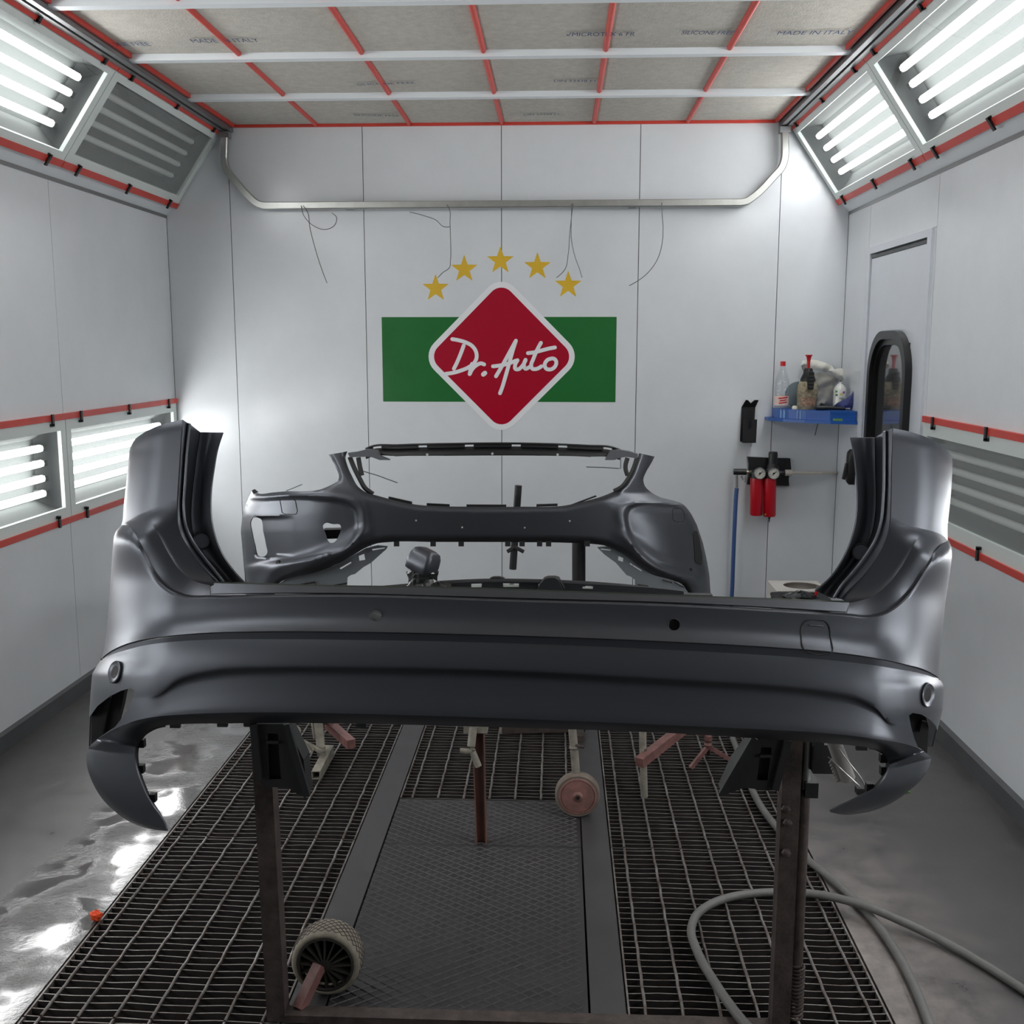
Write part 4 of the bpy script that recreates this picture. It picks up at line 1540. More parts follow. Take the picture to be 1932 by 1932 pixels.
# black support ribs hanging below the lip
for (pol, inner, x_sgn) in (
        ([(478, 1366), (540, 1366), (573, 1434), (580, 1502), (563, 1500), (545, 1487), (497, 1484), (489, 1470), (487, 1392)], [(505, 1384), (524, 1384), (530, 1470), (508, 1470)], 1),
        ([(1424, 1392), (1487, 1396), (1472, 1440), (1462, 1490), (1450, 1492), (1404, 1486), (1376, 1497), (1362, 1498), (1386, 1444)], [(1436, 1410), (1456, 1410), (1448, 1472), (1428, 1472)], -1)):
    Yb = 2.10
    n = len(pol)
    v = [at(u, w, Y=Yb) for u, w in pol] + [np.array(at(u, w, Y=Yb)) + Y_ * 0.05 for u, w in pol]
    f = [tuple(range(n)), tuple(range(2 * n - 1, n - 1, -1))] + [(k, n + k, n + (k + 1) % n, (k + 1) % n) for k in range(n)]
    sup = M().add(v, f).build('support_rib', PRIMER_IN, rb)
    cut(sup, poly_cutter(inner, Yb - 0.05, Yb + 0.02))
    c0, c1 = inner[0], inner[1]
    M().beam(at(c0[0] - 2, c0[1] + 16, Y=Yb - 0.004), at(c1[0] + 2, c1[1] + 16, Y=Yb - 0.004), 0.006, 0.006).build('rib_web', PRIMER_IN, sup)
    for (a_, b_) in ((pol[0], pol[-2]), (pol[1], pol[3]) if x_sgn > 0 else (pol[1], pol[3])):
        M().beam(at(*a_, Y=Yb - 0.006), at(*b_, Y=Yb - 0.006), 0.010, 0.014).build('rib_edge', PRIMER_IN, sup)

# ================================================================= FRONT BUMPER COVER (standing behind)
FO = [(475.7, 925), (487.6, 931), (515, 929), (540, 927), (573, 927), (602, 924), (621, 916.7), (637.6, 908), (639.5, 900), (634, 883), (628, 871), (620, 858), (637.6, 854.8), (655.5, 852),
      (652, 862), (655.5, 878.6), (664, 897.6), (674.5, 916.7), (690, 928.6), (714, 935.7), (749.5, 945), (785, 952), (833, 955), (900, 956), (983, 956), (1066.7, 953.6), (1102, 946),
      (1138, 935.7), (1162, 925), (1178.6, 913), (1190.5, 895), (1199, 874), (1206, 855), (1235, 861.4), (1228.6, 874), (1219, 890.5), (1213.8, 904.8), (1216.7, 916.7), (1228.6, 928.6),
      (1243, 937), (1269, 944), (1288, 951), (1302, 966.7), (1314, 990.5), (1326, 1026), (1333, 1057), (1337.6, 1085.7), (1339, 1121), (1339, 1165),
      (1305, 1165), (1301, 1130), (1297, 1118), (1288, 1104), (1269, 1095), (1233, 1084.5), (1209.5, 1071), (1185.7, 1052), (1166.7, 1040.5), (1143, 1030), (1114, 1026), (1066.7, 1024), (983, 1023), (900, 1022.6),
      (820, 1022.6), (737.6, 1022.6), (709, 1026), (687.6, 1034.5), (666, 1047.6), (630.5, 1066.7), (592, 1081), (559, 1088), (540, 1093), (527, 1100.5), (521, 1112), (520, 1150),
      (467, 1150), (465, 1107), (461.4, 1073.8), (457.9, 1038), (455.5, 1002), (457.9, 971), (463.8, 950)]
FO_SHARP = {0, 7, 11, 13, 32, 33, 48, 49, 74, 75}


def densify(poly, step, closed=True):
    out = []
    n = len(poly)
    for i in range(n if closed else n - 1):
        a, b = np.array(poly[i]), np.array(poly[(i + 1) % n])
        k = max(1, int(round(np.linalg.norm(b - a) / step)))
        for j in range(k):
            out.append(a + (b - a) * j / k)
    return out


def smooth_poly(poly, step, sharp=()):
    """closed outline: splines between the sharp corners"""
    n = len(poly)
    sh = sorted(sharp)
    if not sh:
        P = [poly[-2], poly[-1]] + list(poly) + [poly[0], poly[1]]
        P = np.array(P, float)
        s = np.concatenate([[0], np.cumsum(np.linalg.norm(np.diff(P, axis=0), axis=1))])
        L = s[2 + n] - s[2]
        return list(sample_curve(P, s, s[2] + np.arange(0, L, step)))
    out = []
    for a, b in zip(sh, sh[1:] + [sh[0] + n]):
        seg = np.array([poly[k % n] for k in range(a, b + 1)], float)
        if len(seg) == 2:
            out += densify([tuple(seg[0]), tuple(seg[1])], step, closed=False)
        else:
            s = np.concatenate([[0], np.cumsum(np.linalg.norm(np.diff(seg, axis=0), axis=1))])
            k = max(2, int(round(s[-1] / step)))
            out += list(sample_curve(seg, s, np.linspace(0, s[-1], k + 1)[:-1]))
    return out


def seg_dist(P, poly):
    """distance of many points to a closed polyline"""
    A_ = np.array(poly, float)
    B_ = np.roll(A_, -1, axis=0)
    best = np.full(len(P), 1e9)
    for a, b in zip(A_, B_):
        ab = b - a
        t = np.clip(((P - a) @ ab) / (ab @ ab + 1e-12), 0, 1)
        d = np.linalg.norm(P - (a + t[:, None] * ab), axis=1)
        best = np.minimum(best, d)
    return best


def inside(P, poly):
    A_ = np.array(poly, float)
    B_ = np.roll(A_, -1, axis=0)
    c = np.zeros(len(P), bool)
    for a, b in zip(A_, B_):
        k = ((a[1] > P[:, 1]) != (b[1] > P[:, 1]))
        with np.errstate(divide='ignore', invalid='ignore'):
            x = (b[0] - a[0]) * (P[:, 1] - a[1]) / (b[1] - a[1]) + a[0]
        c ^= k & (P[:, 0] < x)
    return c


def relief_sheet(outline, holes, depth_fn, step, thick, lines=()):
    """sheet over a photo-plane outline with holes; depth_fn(points) gives the real distance"""
    out = [tuple(p) for p in outline]
    hs = [[tuple(p) for p in h] for h in holes]
    P = np.array(out)
    x0, y0 = P.min(axis=0)
    x1, y1 = P.max(axis=0)
    g = []
    j = 0
    y = y0
    while y < y1:
        x = x0 + (step / 2 if j % 2 else 0)
        while x < x1:
            g.append((x, y))
            x += step
        y += step * 0.866
        j += 1
    g = np.array(g)
    keep = inside(g, out) & (seg_dist(g, out) > step * 0.55)
    for h in hs:
        keep &= ~inside(g, h) & (seg_dist(g, h) > step * 0.55)
    g = g[keep]
    pts = list(out)
    edges = [(i, (i + 1) % len(out)) for i in range(len(out))]
    for h in hs:
        o = len(pts)
        pts += h
        edges += [(o + i, o + (i + 1) % len(h)) for i in range(len(h))]
    nb = len(pts)
    pts += [tuple(p) for p in g]
    V, E, F, _, _, _ = delaunay_2d_cdt([Vector(p) for p in pts], edges, [], 0, 1e-5)
    V = np.array([tuple(v) for v in V])
    cen = np.array([V[list(f)].mean(axis=0) for f in F])
    ok = inside(cen, out)
    for h in hs:
        ok &= ~inside(cen, h)
    F = [tuple(f) for f, k in zip(F, ok) if k]
    Y = depth_fn(V)
    P3 = np.array([at(u, v, Y=y) for (u, v), y in zip(V, Y)])
    # vertex normals for the back sheet
    nrm = np.zeros_like(P3)
    for f in F:
        n = np.cross(P3[f[1]] - P3[f[0]], P3[f[2]] - P3[f[0]])
        for k in f:
            nrm[k] += n
    nrm /= np.linalg.norm(nrm, axis=1, keepdims=True) + 1e-12
    view = np.asarray(CAM) - P3
    if ((nrm * view).sum(axis=1)).mean() < 0:
        F = [f[::-1] for f in F]
        nrm = -nrm
    N = len(P3)
    mm = M()
    mm.v = [tuple(p) for p in P3] + [tuple(p) for p in (P3 - nrm * thick)]
    mm.f = list(F) + [tuple(i + N for i in f[::-1]) for f in F]
    cnt = {}
    for f in F:
        for a, b in zip(f, f[1:] + f[:1]):
            cnt[(a, b)] = 1
    for (a, b) in cnt:
        if (b, a) not in cnt:
            mm.f.append((b, a, N + a, N + b))
    return mm


FSL = [(475, 925), (464, 950), (458, 971), (455, 1002), (458, 1038), (461, 1074), (465, 1107), (466, 1200)]
FSR = [(1243, 930), (1269, 944), (1288, 951), (1302, 967), (1314, 990), (1326, 1026), (1333, 1057), (1338, 1086), (1340, 1121), (1340, 1200)]
POD_L = smooth_poly([(440, 946), (500, 941), (573, 938), (607, 940), (638, 944), (659, 950), (672, 960), (676, 976), (674.5, 1002), (666, 1019), (647, 1035), (607, 1047), (559, 1056), (500, 1063), (440, 1068)], 6)
POD_R = smooth_poly([(1181, 966), (1188, 956), (1205, 951), (1240, 950), (1275, 953), (1360, 965), (1360, 1100), (1320, 1092), (1270, 1081), (1235, 1065), (1205, 1040), (1190, 1015), (1182, 990)], 6)
INTAKE = [(472.5, 984), (475.7, 977.5), (491, 978.6), (497, 1004), (502, 1028.6), (504, 1044), (500, 1049), (495, 1050.5), (487.6, 1049), (480.5, 1028.6), (475, 1004)]
FOG = [(610, 990), (614, 987), (628, 989), (642, 990.5), (643.6, 996), (641, 1006), (636, 1017), (632, 1022), (622, 1024), (619, 1021), (614, 1008)]


def ss(x):
    x = np.clip(x, 0, 1)
    return x * x * (3 - 2 * x)


FO_S = smooth_poly(FO, 4.0, FO_SHARP)
bottom_edge = [p for p in FO[49:75]]
top_edge = [p for p in FO[13:33]]


def poly_dist_open(P, pl):
    best = np.full(len(P), 1e9)
    for a, b in zip(pl[:-1], pl[1:]):
        a, b = np.array(a, float), np.array(b, float)
        ab = b - a
        t = np.clip(((P - a) @ ab) / (ab @ ab), 0, 1)
        best = np.minimum(best, np.linalg.norm(P - (a + t[:, None] * ab), axis=1))
    return best


def fb_depth(P):
    P = np.asarray(P, float)
    u, v = P[:, 0], P[:, 1]
    Y = 4.06 + 0.05 * (u - 930) / 440 + 0.05 * ((u - 930) / 440) ** 2
    for tab, r, sg in ((FSL, 0.34, 1), (FSR, 0.30, -1)):
        sx = np.interp(v, [p[1] for p in tab], [p[0] for p in tab])
        e = np.clip(sg * (u - sx) / 478.0, 0, None)
        k = e < r
        Y = Y + np.where(k, r - np.sqrt(np.clip(r * r - (r - np.minimum(e, r)) ** 2, 0, None)), 0)
    # pods are set back from the central beam; the beam is gently hollow
    for pod, dep, rdg in ((POD_L, 0.020, 0.007), (POD_R, 0.020, 0.003)):
        ins = inside(P, pod)
        d = seg_dist(P, pod)
        sd = np.where(ins, d, -d)
        Y = Y + dep * ss((sd + 3) / 8.0) - rdg * np.exp(-((sd + 10) / 9.0) ** 2)
    # air scoop running into the side intake
    w = ss((v - 973) / 5) * ss((1052 - v) / 6) * (u > 470)
    Y = Y + w * 0.055 * np.clip(1 - (u - 489) / (66.0), 0, 1) ** 1.3 * (u < 556) * ss((u - 482) / 9)
    # lower edge rolls under, grille edge rolls in
    db = poly_dist_open(P, bottom_edge)
    dt = poly_dist_open(P, top_edge)
    dh = poly_dist_open(P, [p for p in FO[33:42]])
    dl = poly_dist_open(P, [p for p in FO[0:12]])
    Y = Y + 0.040 * np.clip(1 - db / 13.0, 0, 1) ** 1.8
    Y = Y + 0.022 * np.clip(1 - dt / 10.0, 0, 1) ** 1.8
    Y = Y + 0.02 * np.clip(1 - dh / 9.0, 0, 1) ** 2 + 0.012 * np.clip(1 - dl / 8.0, 0, 1) ** 2
    # top of the wings and horns lean away
    Y = Y + 0.10 * np.clip((945 - v) / 90.0, 0, 1) ** 1.4
    Y = Y + 0.012 * np.clip((v - 956) / 66.0, 0, 1) * np.exp(-((u - 930) / 180.0) ** 2)
    # raised sweep along the lower edge of the wings
    Y = Y - 0.016 * np.exp(-((db - 26) / 11.0) ** 2) * ss((np.abs(u - 930) - 215) / 60)
    return Y


fb = thing('front_bumper', (-0.25, 4.2, 0.2), 'dark grey primed front bumper cover with open grille, standing behind the large one', 'bumper')
m_ = relief_sheet(FO_S, [smooth_poly(INTAKE, 4), smooth_poly(FOG, 3.5)], fb_depth, 4.0, 0.004)
m_.build('cover', PAINT, fb, smooth=50)
# hidden flank returns
for tab, sg, y0, y1 in ((FSL, 1, 930, 1145), (FSR, -1, 955, 1160)):
    p = np.zeros((24, 5, 2))
    Y = np.zeros((24, 5))
    for i, v in enumerate(np.linspace(y0, y1, 24)):
        u = float(np.interp(v, [q[1] for q in tab], [q[0] for q in tab]))
        yb = float(fb_depth(np.array([[u, v]]))[0])
        for j in range(5):
            s = j / 4
            p[i, j] = (u + sg * (0.8 + 10 * s * s), v)
            Y[i, j] = yb + 0.22 * s
    mm = M()
    shell(mm, to3d(p, Y), 0.003)
    mm.build('flank', PAINT, fb, smooth=60)


def fy(u, v):
    return float(fb_depth(np.array([[u, v]]))[0])


def outline_line(pts, r, name, material, parent, lift=0.001, closed=True):
    q = densify(pts, 2.5) if closed else list(rail(pts, 5))
    if closed:
        q = q + [q[0]]
    return M().tube([at(u, v, Y=fy(u, v) - lift) for u, v in q], r, 6, cap=not closed).build(name, material, parent, smooth=60)


outline_line([(528, 944), (531, 940.5), (540, 940), (553, 941), (557, 945), (561, 964), (559, 969.5), (552, 970.5), (538, 970), (532, 967)], 0.0014, 'tow_cover_gap', PRIMER_IN, fb)
outline_line([(1269, 962), (1272, 958), (1286, 960), (1290, 966), (1292, 980), (1288, 984.5), (1275, 984), (1270, 980)], 0.0014, 'cover_gap', PRIMER_IN, fb)
for (u, v, a, b) in ((524.5, 1062, 2.6, 5), (1303, 1075, 1.8, 4)):
    o = at(u, v, Y=fy(u, v) - 0.001)
    R = b / 478.0
    nn = np.array((-0.5 if u < 900 else 0.75, -0.85, 0.0))
    nn /= np.linalg.norm(nn)
    M().lathe(o, nn, [(R, -0.006), (R, 0.0015), (0.0, 0.001)], 18).build('sensor_hole', BLACKM, fb)
for (u, v) in ((785, 982), (872, 995), (990, 995.5), (1075, 983)):
    o = at(u, v, Y=fy(u, v))
    M().lathe(o, -Y_, [(0.0036, -0.002), (0.0034, 0.0012), (0.0, 0.0014)], 10).build('screw_hole', mat('light_rivet', lin(205, 208, 210), 0.3, metal=0.3), fb)
# side intake of the far wing
sl = [(1309, 1004), (1313, 1001), (1318, 1010), (1322, 1030), (1325, 1055), (1323, 1066), (1314, 1062), (1311, 1040), (1309, 1020)]
relief_sheet(smooth_poly(sl, 3), [], lambda P: fb_depth(P) - 0.004, 4.0, 0.003).build('far_intake', BLACKM, fb, smooth=60)


def slab(poly, Y, thick, name, material, parent, smooth=None):
    n = len(poly)
    v = [at(a, b, Y=Y) for a, b in poly] + [np.array(at(a, b, Y=Y)) + Y_ * thick for a, b in poly]
    f = [tuple(range(n)), tuple(range(2 * n - 1, n - 1, -1))] + [(k, n + k, n + (k + 1) % n, (k + 1) % n) for k in range(n)]
    return M().add(v, f).build(name, material, parent, smooth=smooth)


# lamp bracket behind the small triangular opening
slab([(608, 1000), (646, 999), (641, 1016), (614, 1017)], 4.22, 0.05, 'lamp_bracket', PRIMER_IN, fb)
# black grille carrier across the top
topc = rail([(690, 846), (699, 842), (750, 839), (850, 836.5), (940, 835.5), (1040, 837), (1110, 840), (1155, 843), (1170, 848)], 8)
yb = 4.19
car = M()
p = np.zeros((5, len(topc), 2))
Y = np.zeros((5, len(topc)))
for i in range(5):
    for j in range(len(topc)):
        p[i, j] = topc[j] + np.array((0, 6.5 + (20 + 4.0 * math.sin(math.pi * min(max((topc[j, 0] - 690) / 480, 0), 1)) - 6.5) * i / 4))
        Y[i, j] = yb - 0.05 * math.sin(math.pi * (topc[j, 0] - 690) / 480) + (0.02 - 0.03 * i / 4) - 0.010 * math.sin(math.pi * i / 4)
shell(car, to3d(p, Y), 0.02)
carrier = car.build('grille_carrier', BLACKP, fb, smooth=40)
top3 = [at(u, v + 1.0, Y=yb - 0.05 * math.sin(math.pi * (u - 690) / 480)) for u, v in topc]
M().tube(top3, 0.0042, 8).build('carrier_rail', BLACKP, fb, smooth=60)
slots = [711, 797, 885, 974, 1062, 1147]
edges_ = [690] + [e for s in slots for e in (s - 8.5, s + 8.5)] + [1170]
for a, b in zip(edges_[::2], edges_[1::2]):
    js = [j for j in range(len(topc)) if a <= topc[j, 0] <= b]
    uu = np.linspace(a, b, max(3, len(js)))
    vv = np.interp(uu, topc[:, 0], topc[:, 1])
    g = np.zeros((2, len(uu), 2))
    g[0, :, 0], g[1, :, 0] = uu, uu
    g[0, :, 1], g[1, :, 1] = vv + 1.5, vv + 8
    Yg2 = np.array([[yb + 0.004 - 0.05 * math.sin(math.pi * (x - 690) / 480) for x in uu]] * 2)
    mm = M()
    shell(mm, to3d(g, Yg2), 0.012)
    mm.build('carrier_web', BLACKP, carrier)
for k, (a, b, h) in enumerate(((838, 1020, 3.5), (745, 830, 2.0), (1030, 1115, 2.0))):
    uu = np.linspace(a, b, 8)
    vv = np.interp(uu, topc[:, 0], topc[:, 1]) + 20
    g = np.zeros((2, 8, 2))
    g[0, :, 0], g[1, :, 0] = uu, uu
    g[0, :, 1], g[1, :, 1] = vv - 1, vv + h
    mm = M()
    shell(mm, to3d(g, np.array([[yb - 0.055 * math.sin(math.pi * (x - 690) / 480) for x in uu]] * 2)), 0.01)
    mm.build('carrier_flange', BLACKP, carrier)
for u in (806, 929, 1052):
    o = at(u, float(np.interp(u, topc[:, 0], topc[:, 1])) + 20.5, Y=yb - 0.075)
    M().lathe(o, -Y_, [(0.005, -0.002), (0.005, 0.002), (0.0, 0.0025)], 10).build('carrier_screw', MATS['light_rivet'], carrier)
# grey end brackets linking the carrier to the horns
slab([(656, 855), (672, 853), (692, 848), (712, 850), (716, 860), (735, 868), (716, 868), (700, 862), (680, 862), (660, 863)], 4.13, 0.03, 'end_bracket', mat('grey_plastic', lin(92, 95, 100), 0.45), fb)
slab([(1142, 868), (1146, 860), (1152, 850), (1170, 849), (1188, 852), (1204, 857), (1202, 865), (1182, 862), (1168, 864), (1160, 868)], 4.15, 0.03, 'end_bracket', MATS['grey_plastic'], fb)
for pts in ([(660, 862), (668, 882), (678, 902), (690, 922), (704, 932)], [(676, 863), (679, 880), (683, 897)], [(1202, 862), (1196, 882), (1186, 902), (1174, 918), (1158, 927)], [(1184, 864), (1180, 882), (1184, 897)]):
    M().tube([at(u, v, Y=4.16) for u, v in rail(pts, 6)], 0.010, 6).build('grille_guide', PRIMER_IN, fb, smooth=50)
for (a, b) in ((733, 777), (805, 848), (880, 955), (1012, 1052)):
    vv = [float(np.interp(x, [690, 714, 749, 785, 833, 900, 983, 1067], [928, 935.7, 945, 952, 955, 956, 956, 953.6])) for x in (a, b)]
    slab([(a, vv[0] - 3.5), (b, vv[1] - 3.5), (b, vv[1] + 1), (a, vv[0] + 1)], 4.12, 0.01, 'edge_tab', PRIMER_IN, fb)
slab([(1078, 953 - 1), (1124, 935), (1126, 937), (1080, 954)], 4.12, 0.01, 'edge_tab', PRIMER_IN, fb)
for u in (748, 817, 870, 958, 985, 1018, 1035, 1108):
    slab([(u - 5, 1021), (u + 5, 1021), (u + 5, 1031), (u - 5, 1031)], 4.09, 0.008, 'lower_tab', PRIMER_IN, fb)
GREYP = mat('grey_undertray', lin(112, 117, 122), 0.4)
fin = slab([(527, 1101), (541, 1092), (592, 1081), (631, 1067), (668, 1047), (689, 1035), (712, 1029), (731, 1031), (729, 1036), (700, 1062), (686, 1070), (670, 1083), (662, 1085), (655, 1090), (653, 1118), (527, 1118)], 4.17, 0.012, 'undertray_fin', GREYP, fb)
cut(fin, poly_cutter([(677, 1049), (687, 1045), (689, 1056), (678, 1058)], 4.1, 4.25))
cut(fin, poly_cutter([(702, 1036), (726, 1033), (726, 1034.5), (703, 1038.5)], 4.1, 4.25))
cut(fin, poly_cutter([(641, 1072), (662, 1060), (663, 1062), (643, 1074)], 4.1, 4.25))
fin2 = slab([(1127, 1033), (1148, 1031), (1166, 1040), (1186, 1052), (1210, 1071), (1234, 1085), (1270, 1096), (1290, 1106), (1302, 1124), (1299, 1128), (1199, 1122), (1198, 1094), (1190, 1088), (1182, 1085), (1162, 1062), (1140, 1046)], 4.17, 0.012, 'undertray_fin', GREYP, fb)
cut(fin2, poly_cutter([(1167, 1049), (1176, 1053), (1175, 1060), (1166, 1057)], 4.1, 4.25))
cut(fin2, poly_cutter([(1189, 1062), (1211, 1076), (1210, 1078), (1188, 1064)], 4.1, 4.25))
cut(fin2, poly_cutter([(1133, 1035), (1152, 1037), (1152, 1039), (1134, 1037)], 4.1, 4.25))
for pts in ([(655, 1100), (628, 1105)], [(560, 1104), (594, 1098), (596, 1104)], [(1203, 1103), (1222, 1106), (1226, 1114)], [(1250, 1094), (1268, 1099)], [(1272, 1098), (1290, 1108)]):
    M().tube([at(u, v, Y=4.155) for u, v in pts], 0.0035, 6).build('fin_bead', PRIMER_IN, fb)
for pts, lab in (([(540, 926), (553, 921), (570, 914)], 'short thin wire sticking up from the left wing of the front bumper'),
                 ([(685, 889), (712, 897), (750, 911)], 'thin wire end inside the left side of the grille opening'),
                 ([(1171, 861), (1171, 884), (1166, 884), (1140, 882), (1106, 881)], 'bent thin wire inside the right side of the grille opening')):
    P = [at(u, v, Y=4.15) for u, v in pts]
    tag(M().tube(P, 0.0019, 6).build('tie_wire', WIRE, smooth=60), lab, 'wire', 'tie wires on the front bumper')
slab([(475, 926), (476.5, 924.5), (484, 930), (478, 932)], 4.25, 0.03, 'corner_tab', PRIMER_IN, fb)

# ================================================================= STANDS
RUST = mat('rusty_steel', lin(84, 74, 70), 0.6, metal=0.3, noise=0.55, nscale=26, col2=lin(54, 48, 46), bump=0.15, bscale=120)
REDOX = mat('red_oxide_paint', lin(130, 92, 88), 0.5, noise=0.35, nscale=24, col2=lin(96, 66, 62))
BEIGE = mat('dusty_beige_paint', lin(150, 146, 134), 0.6, noise=0.3, nscale=22, col2=lin(110, 106, 98))
PINKP = mat('faded_red_wheel', lin(150, 106, 102), 0.6, noise=0.35, nscale=30, col2=lin(112, 84, 76))
TYRE = mat('dusty_tyre', lin(142, 136, 122), 0.75, noise=0.35, nscale=30, col2=lin(108, 103, 92))
HUBM = mat('dark_plastic_rim', lin(58, 56, 50), 0.55, noise=0.3, nscale=30)
DARKT = mat('dark_painted_tube', lin(44, 45, 47), 0.45, metal=0.2)

# --- rolling stand that carries the rear bumper
sd = thing('bumper_stand', (0.27, 2.40, 0), 'rusty rolling stand carrying the large foreground bumper', 'stand')
M().beam((-0.366, 2.40, 0.004), (-0.378, 2.385, 1.00), 0.046, 0.046, upv=(0, 1, 0)).build('post', RUST, sd)
M().beam((0.885, 2.40, 0.004), (0.884, 2.39, 1.00), 0.044, 0.044, upv=(0, 1, 0)).build('post', RUST, sd)
tp = M().tube([(0.927, 2.425, 0.17), (0.925, 2.42, 0.45), (0.922, 2.41, 0.70)], 0.0165, 12).build('inner_tube', RUST, sd, smooth=50)
M().tube([(0.922, 2.395, 0.64), (0.921, 2.39, 0.80)], 0.012, 10).build('chrome_rod', ZINC, sd, smooth=50)
M().box(0.917, 0.947, 2.37, 2.42, 0.625, 0.662).build('clamp', BLACKP, sd)
M().box(0.93, 0.985, 2.36, 2.40, 0.69, 0.76).build('clamp', PRIMER_IN, sd)
n = 170
coil = [(0.928 + 0.019 * math.cos(k * 0.55), 2.425 + 0.019 * math.sin(k * 0.55), 0.02 + 0.15 * k / n) for k in range(n)]
M().tube(coil, 0.0034, 6).build('spring', RUST, sd, smooth=60)
for z in (0.565, 0.49, 0.60):
    o = (0.877 if z != 0.60 else 0.872, 2.366, z)
    M().lathe(o, -Y_, [(0.011, 0.0), (0.011, 0.008), (0.006, 0.010), (0.0, 0.011)], 6).build('bolt', RUST, sd)
M().box(-0.343, 0.863, 2.372, 2.414, 0.006, 0.026).build('cross_member', RUST, sd)
for x in (-0.375, 0.884):
    M().beam((x, 2.40, 0.985), (x, 2.115 if x < 0 else 2.06, 1.02), 0.035, 0.035).build('arm', RUST, sd)
    M().box(x - 0.08, x + 0.08, (2.10 if x < 0 else 2.03), (2.13 if x < 0 else 2.065), 0.99, 1.03).build('arm_pad', BLACKP, sd)
M().beam((-0.315, 2.405, 0.022), (-0.276, 2.476, 0.098), 0.027, 0.027).build('axle_arm', REDOX, sd)
# wheel: tyre with diamond tread, spoked rim
wc = np.array((-0.262, 2.50, 0.0985))
R = 0.092
W0, W1 = -0.022, 0.052          # along +y
wh = M().lathe(wc, Y_, [(R * 0.80, W0), (R * 0.84, W0 - 0.003), (R * 0.90, W0 - 0.002), (R * 0.965, W0 + 0.006), (R * 0.99, W0 + 0.016), (R, (W0 + W1) / 2), (R * 0.985, W1 - 0.012), (R * 0.93, W1), (R * 0.8, W1)], 56, cap=False).build('wheel_tyre', TYRE, sd, smooth=50)
tr_ = M()
NB = 30
for sgn in (1, -1):
    for k in range(NB):
        pts = []
        for i in range(7):
            yy = W0 + 0.008 + (W1 - W0 - 0.016) * i / 6
            rr = R * np.interp(yy, [W0 + 0.006, W0 + 0.016, (W0 + W1) / 2, W1 - 0.012, W1], [0.965, 0.99, 1.0, 0.985, 0.93]) + 0.0004
            w = 2 * math.pi * k / NB + sgn * 3.6 * (i / 6) * 2 * math.pi / NB
            pts.append(wc + np.array((math.cos(w) * rr, yy, math.sin(w) * rr)))
        tr_.tube(pts, 0.0013, 4)
tr_.build('tread_grooves', RUST, wh)['kind'] = 'stuff'
M().lathe(wc, Y_, [(R * 0.815, W0 + 0.012), (R * 0.815, W0 - 0.001), (R * 0.755, W0 - 0.003), (R * 0.725, W0 + 0.004), (R * 0.725, W0 + 0.014)], 48, cap=False).build('rim_ring', HUBM, sd, smooth=40)
M().lathe(wc, Y_, [(R * 0.8, W0 + 0.035), (0.001, W0 + 0.035)], 40, cap=False).build('rim_disc', BLACKM, sd)
for k in range(16):
    w = 2 * math.pi * k / 16
    e = np.array((math.cos(w), 0, math.sin(w)))
    M().beam(wc + e * 0.014 + Y_ * (W0 + 0.008), wc + e * R * 0.74 + Y_ * (W0 + 0.016), 0.0045, 0.03, upv=(0, 1, 0)).build('spoke', HUBM, sd)
M().lathe(wc, Y_, [(0.016, W0 + 0.03), (0.016, W0 - 0.004), (0.010, W0 - 0.006), (0.0, W0 - 0.006)], 20).build('hub', HUBM, sd, smooth=40)

# --- middle trim stand: channel post with T-screw
ms = thing('trim_stand', (0.08, 3.37, 0), 'rust-red channel post with a beige T-screw standing on the tread plate', 'stand')
ch = M()
a0, a1 = np.array((0.078, 3.37, 0.0)), np.array((0.055, 3.40, 0.86))
s_ = (a1 - a0)
for (dx, w, hh) in ((0.0, 0.030, 0.004),):
    ch.beam(a0 + Y_ * 0.012, a1 + Y_ * 0.012, 0.034, 0.004, upv=(0, 1, 0), w2=0.046)
    ch.beam(a0 + X_ * 0.016, a1 + X_ * 0.022, 0.004, 0.026, upv=(0, 1, 0))
    ch.beam(a0 - X_ * 0.016, a1 - X_ * 0.022, 0.004, 0.026, upv=(0, 1, 0))
ch.build('channel_post', mat('bright_rust', lin(126, 84, 70), 0.55, noise=0.4, nscale=18, col2=lin(90, 74, 68), stretch=(1, 1, 0.4)), ms)
scp = np.array(at(889, 1418, Y=3.335))
M().tube([np.array(at(893, 1372, Y=3.36)), np.array(at(889, 1408, Y=3.345))], 0.014, 10).build('screw', BEIGE, ms, smooth=50)
M().tube([np.array(at(868, 1417, Y=3.335)), scp, np.array(at(892, 1412, Y=3.335))], 0.0105, 10).build('t_handle', BEIGE, ms, smooth=50)
M().tube([scp + X_ * 0.004, np.array(at(903, 1446, Y=3.33))], 0.0115, 10).build('t_handle', BEIGE, ms, smooth=50)
M().box(0.02, 0.10, 3.36, 3.42, 0.395, 0.455).build('collar', BEIGE, ms)
M().beam((-0.40, 3.47, 0.86), (0.85, 3.47, 0.845), 0.03, 0.02).build('carrier_bar', DARKT, ms)
M().beam((0.055, 3.40, 0.855), (0.055, 3.48, 0.855), 0.03, 0.02).build('bridge', DARKT, ms)

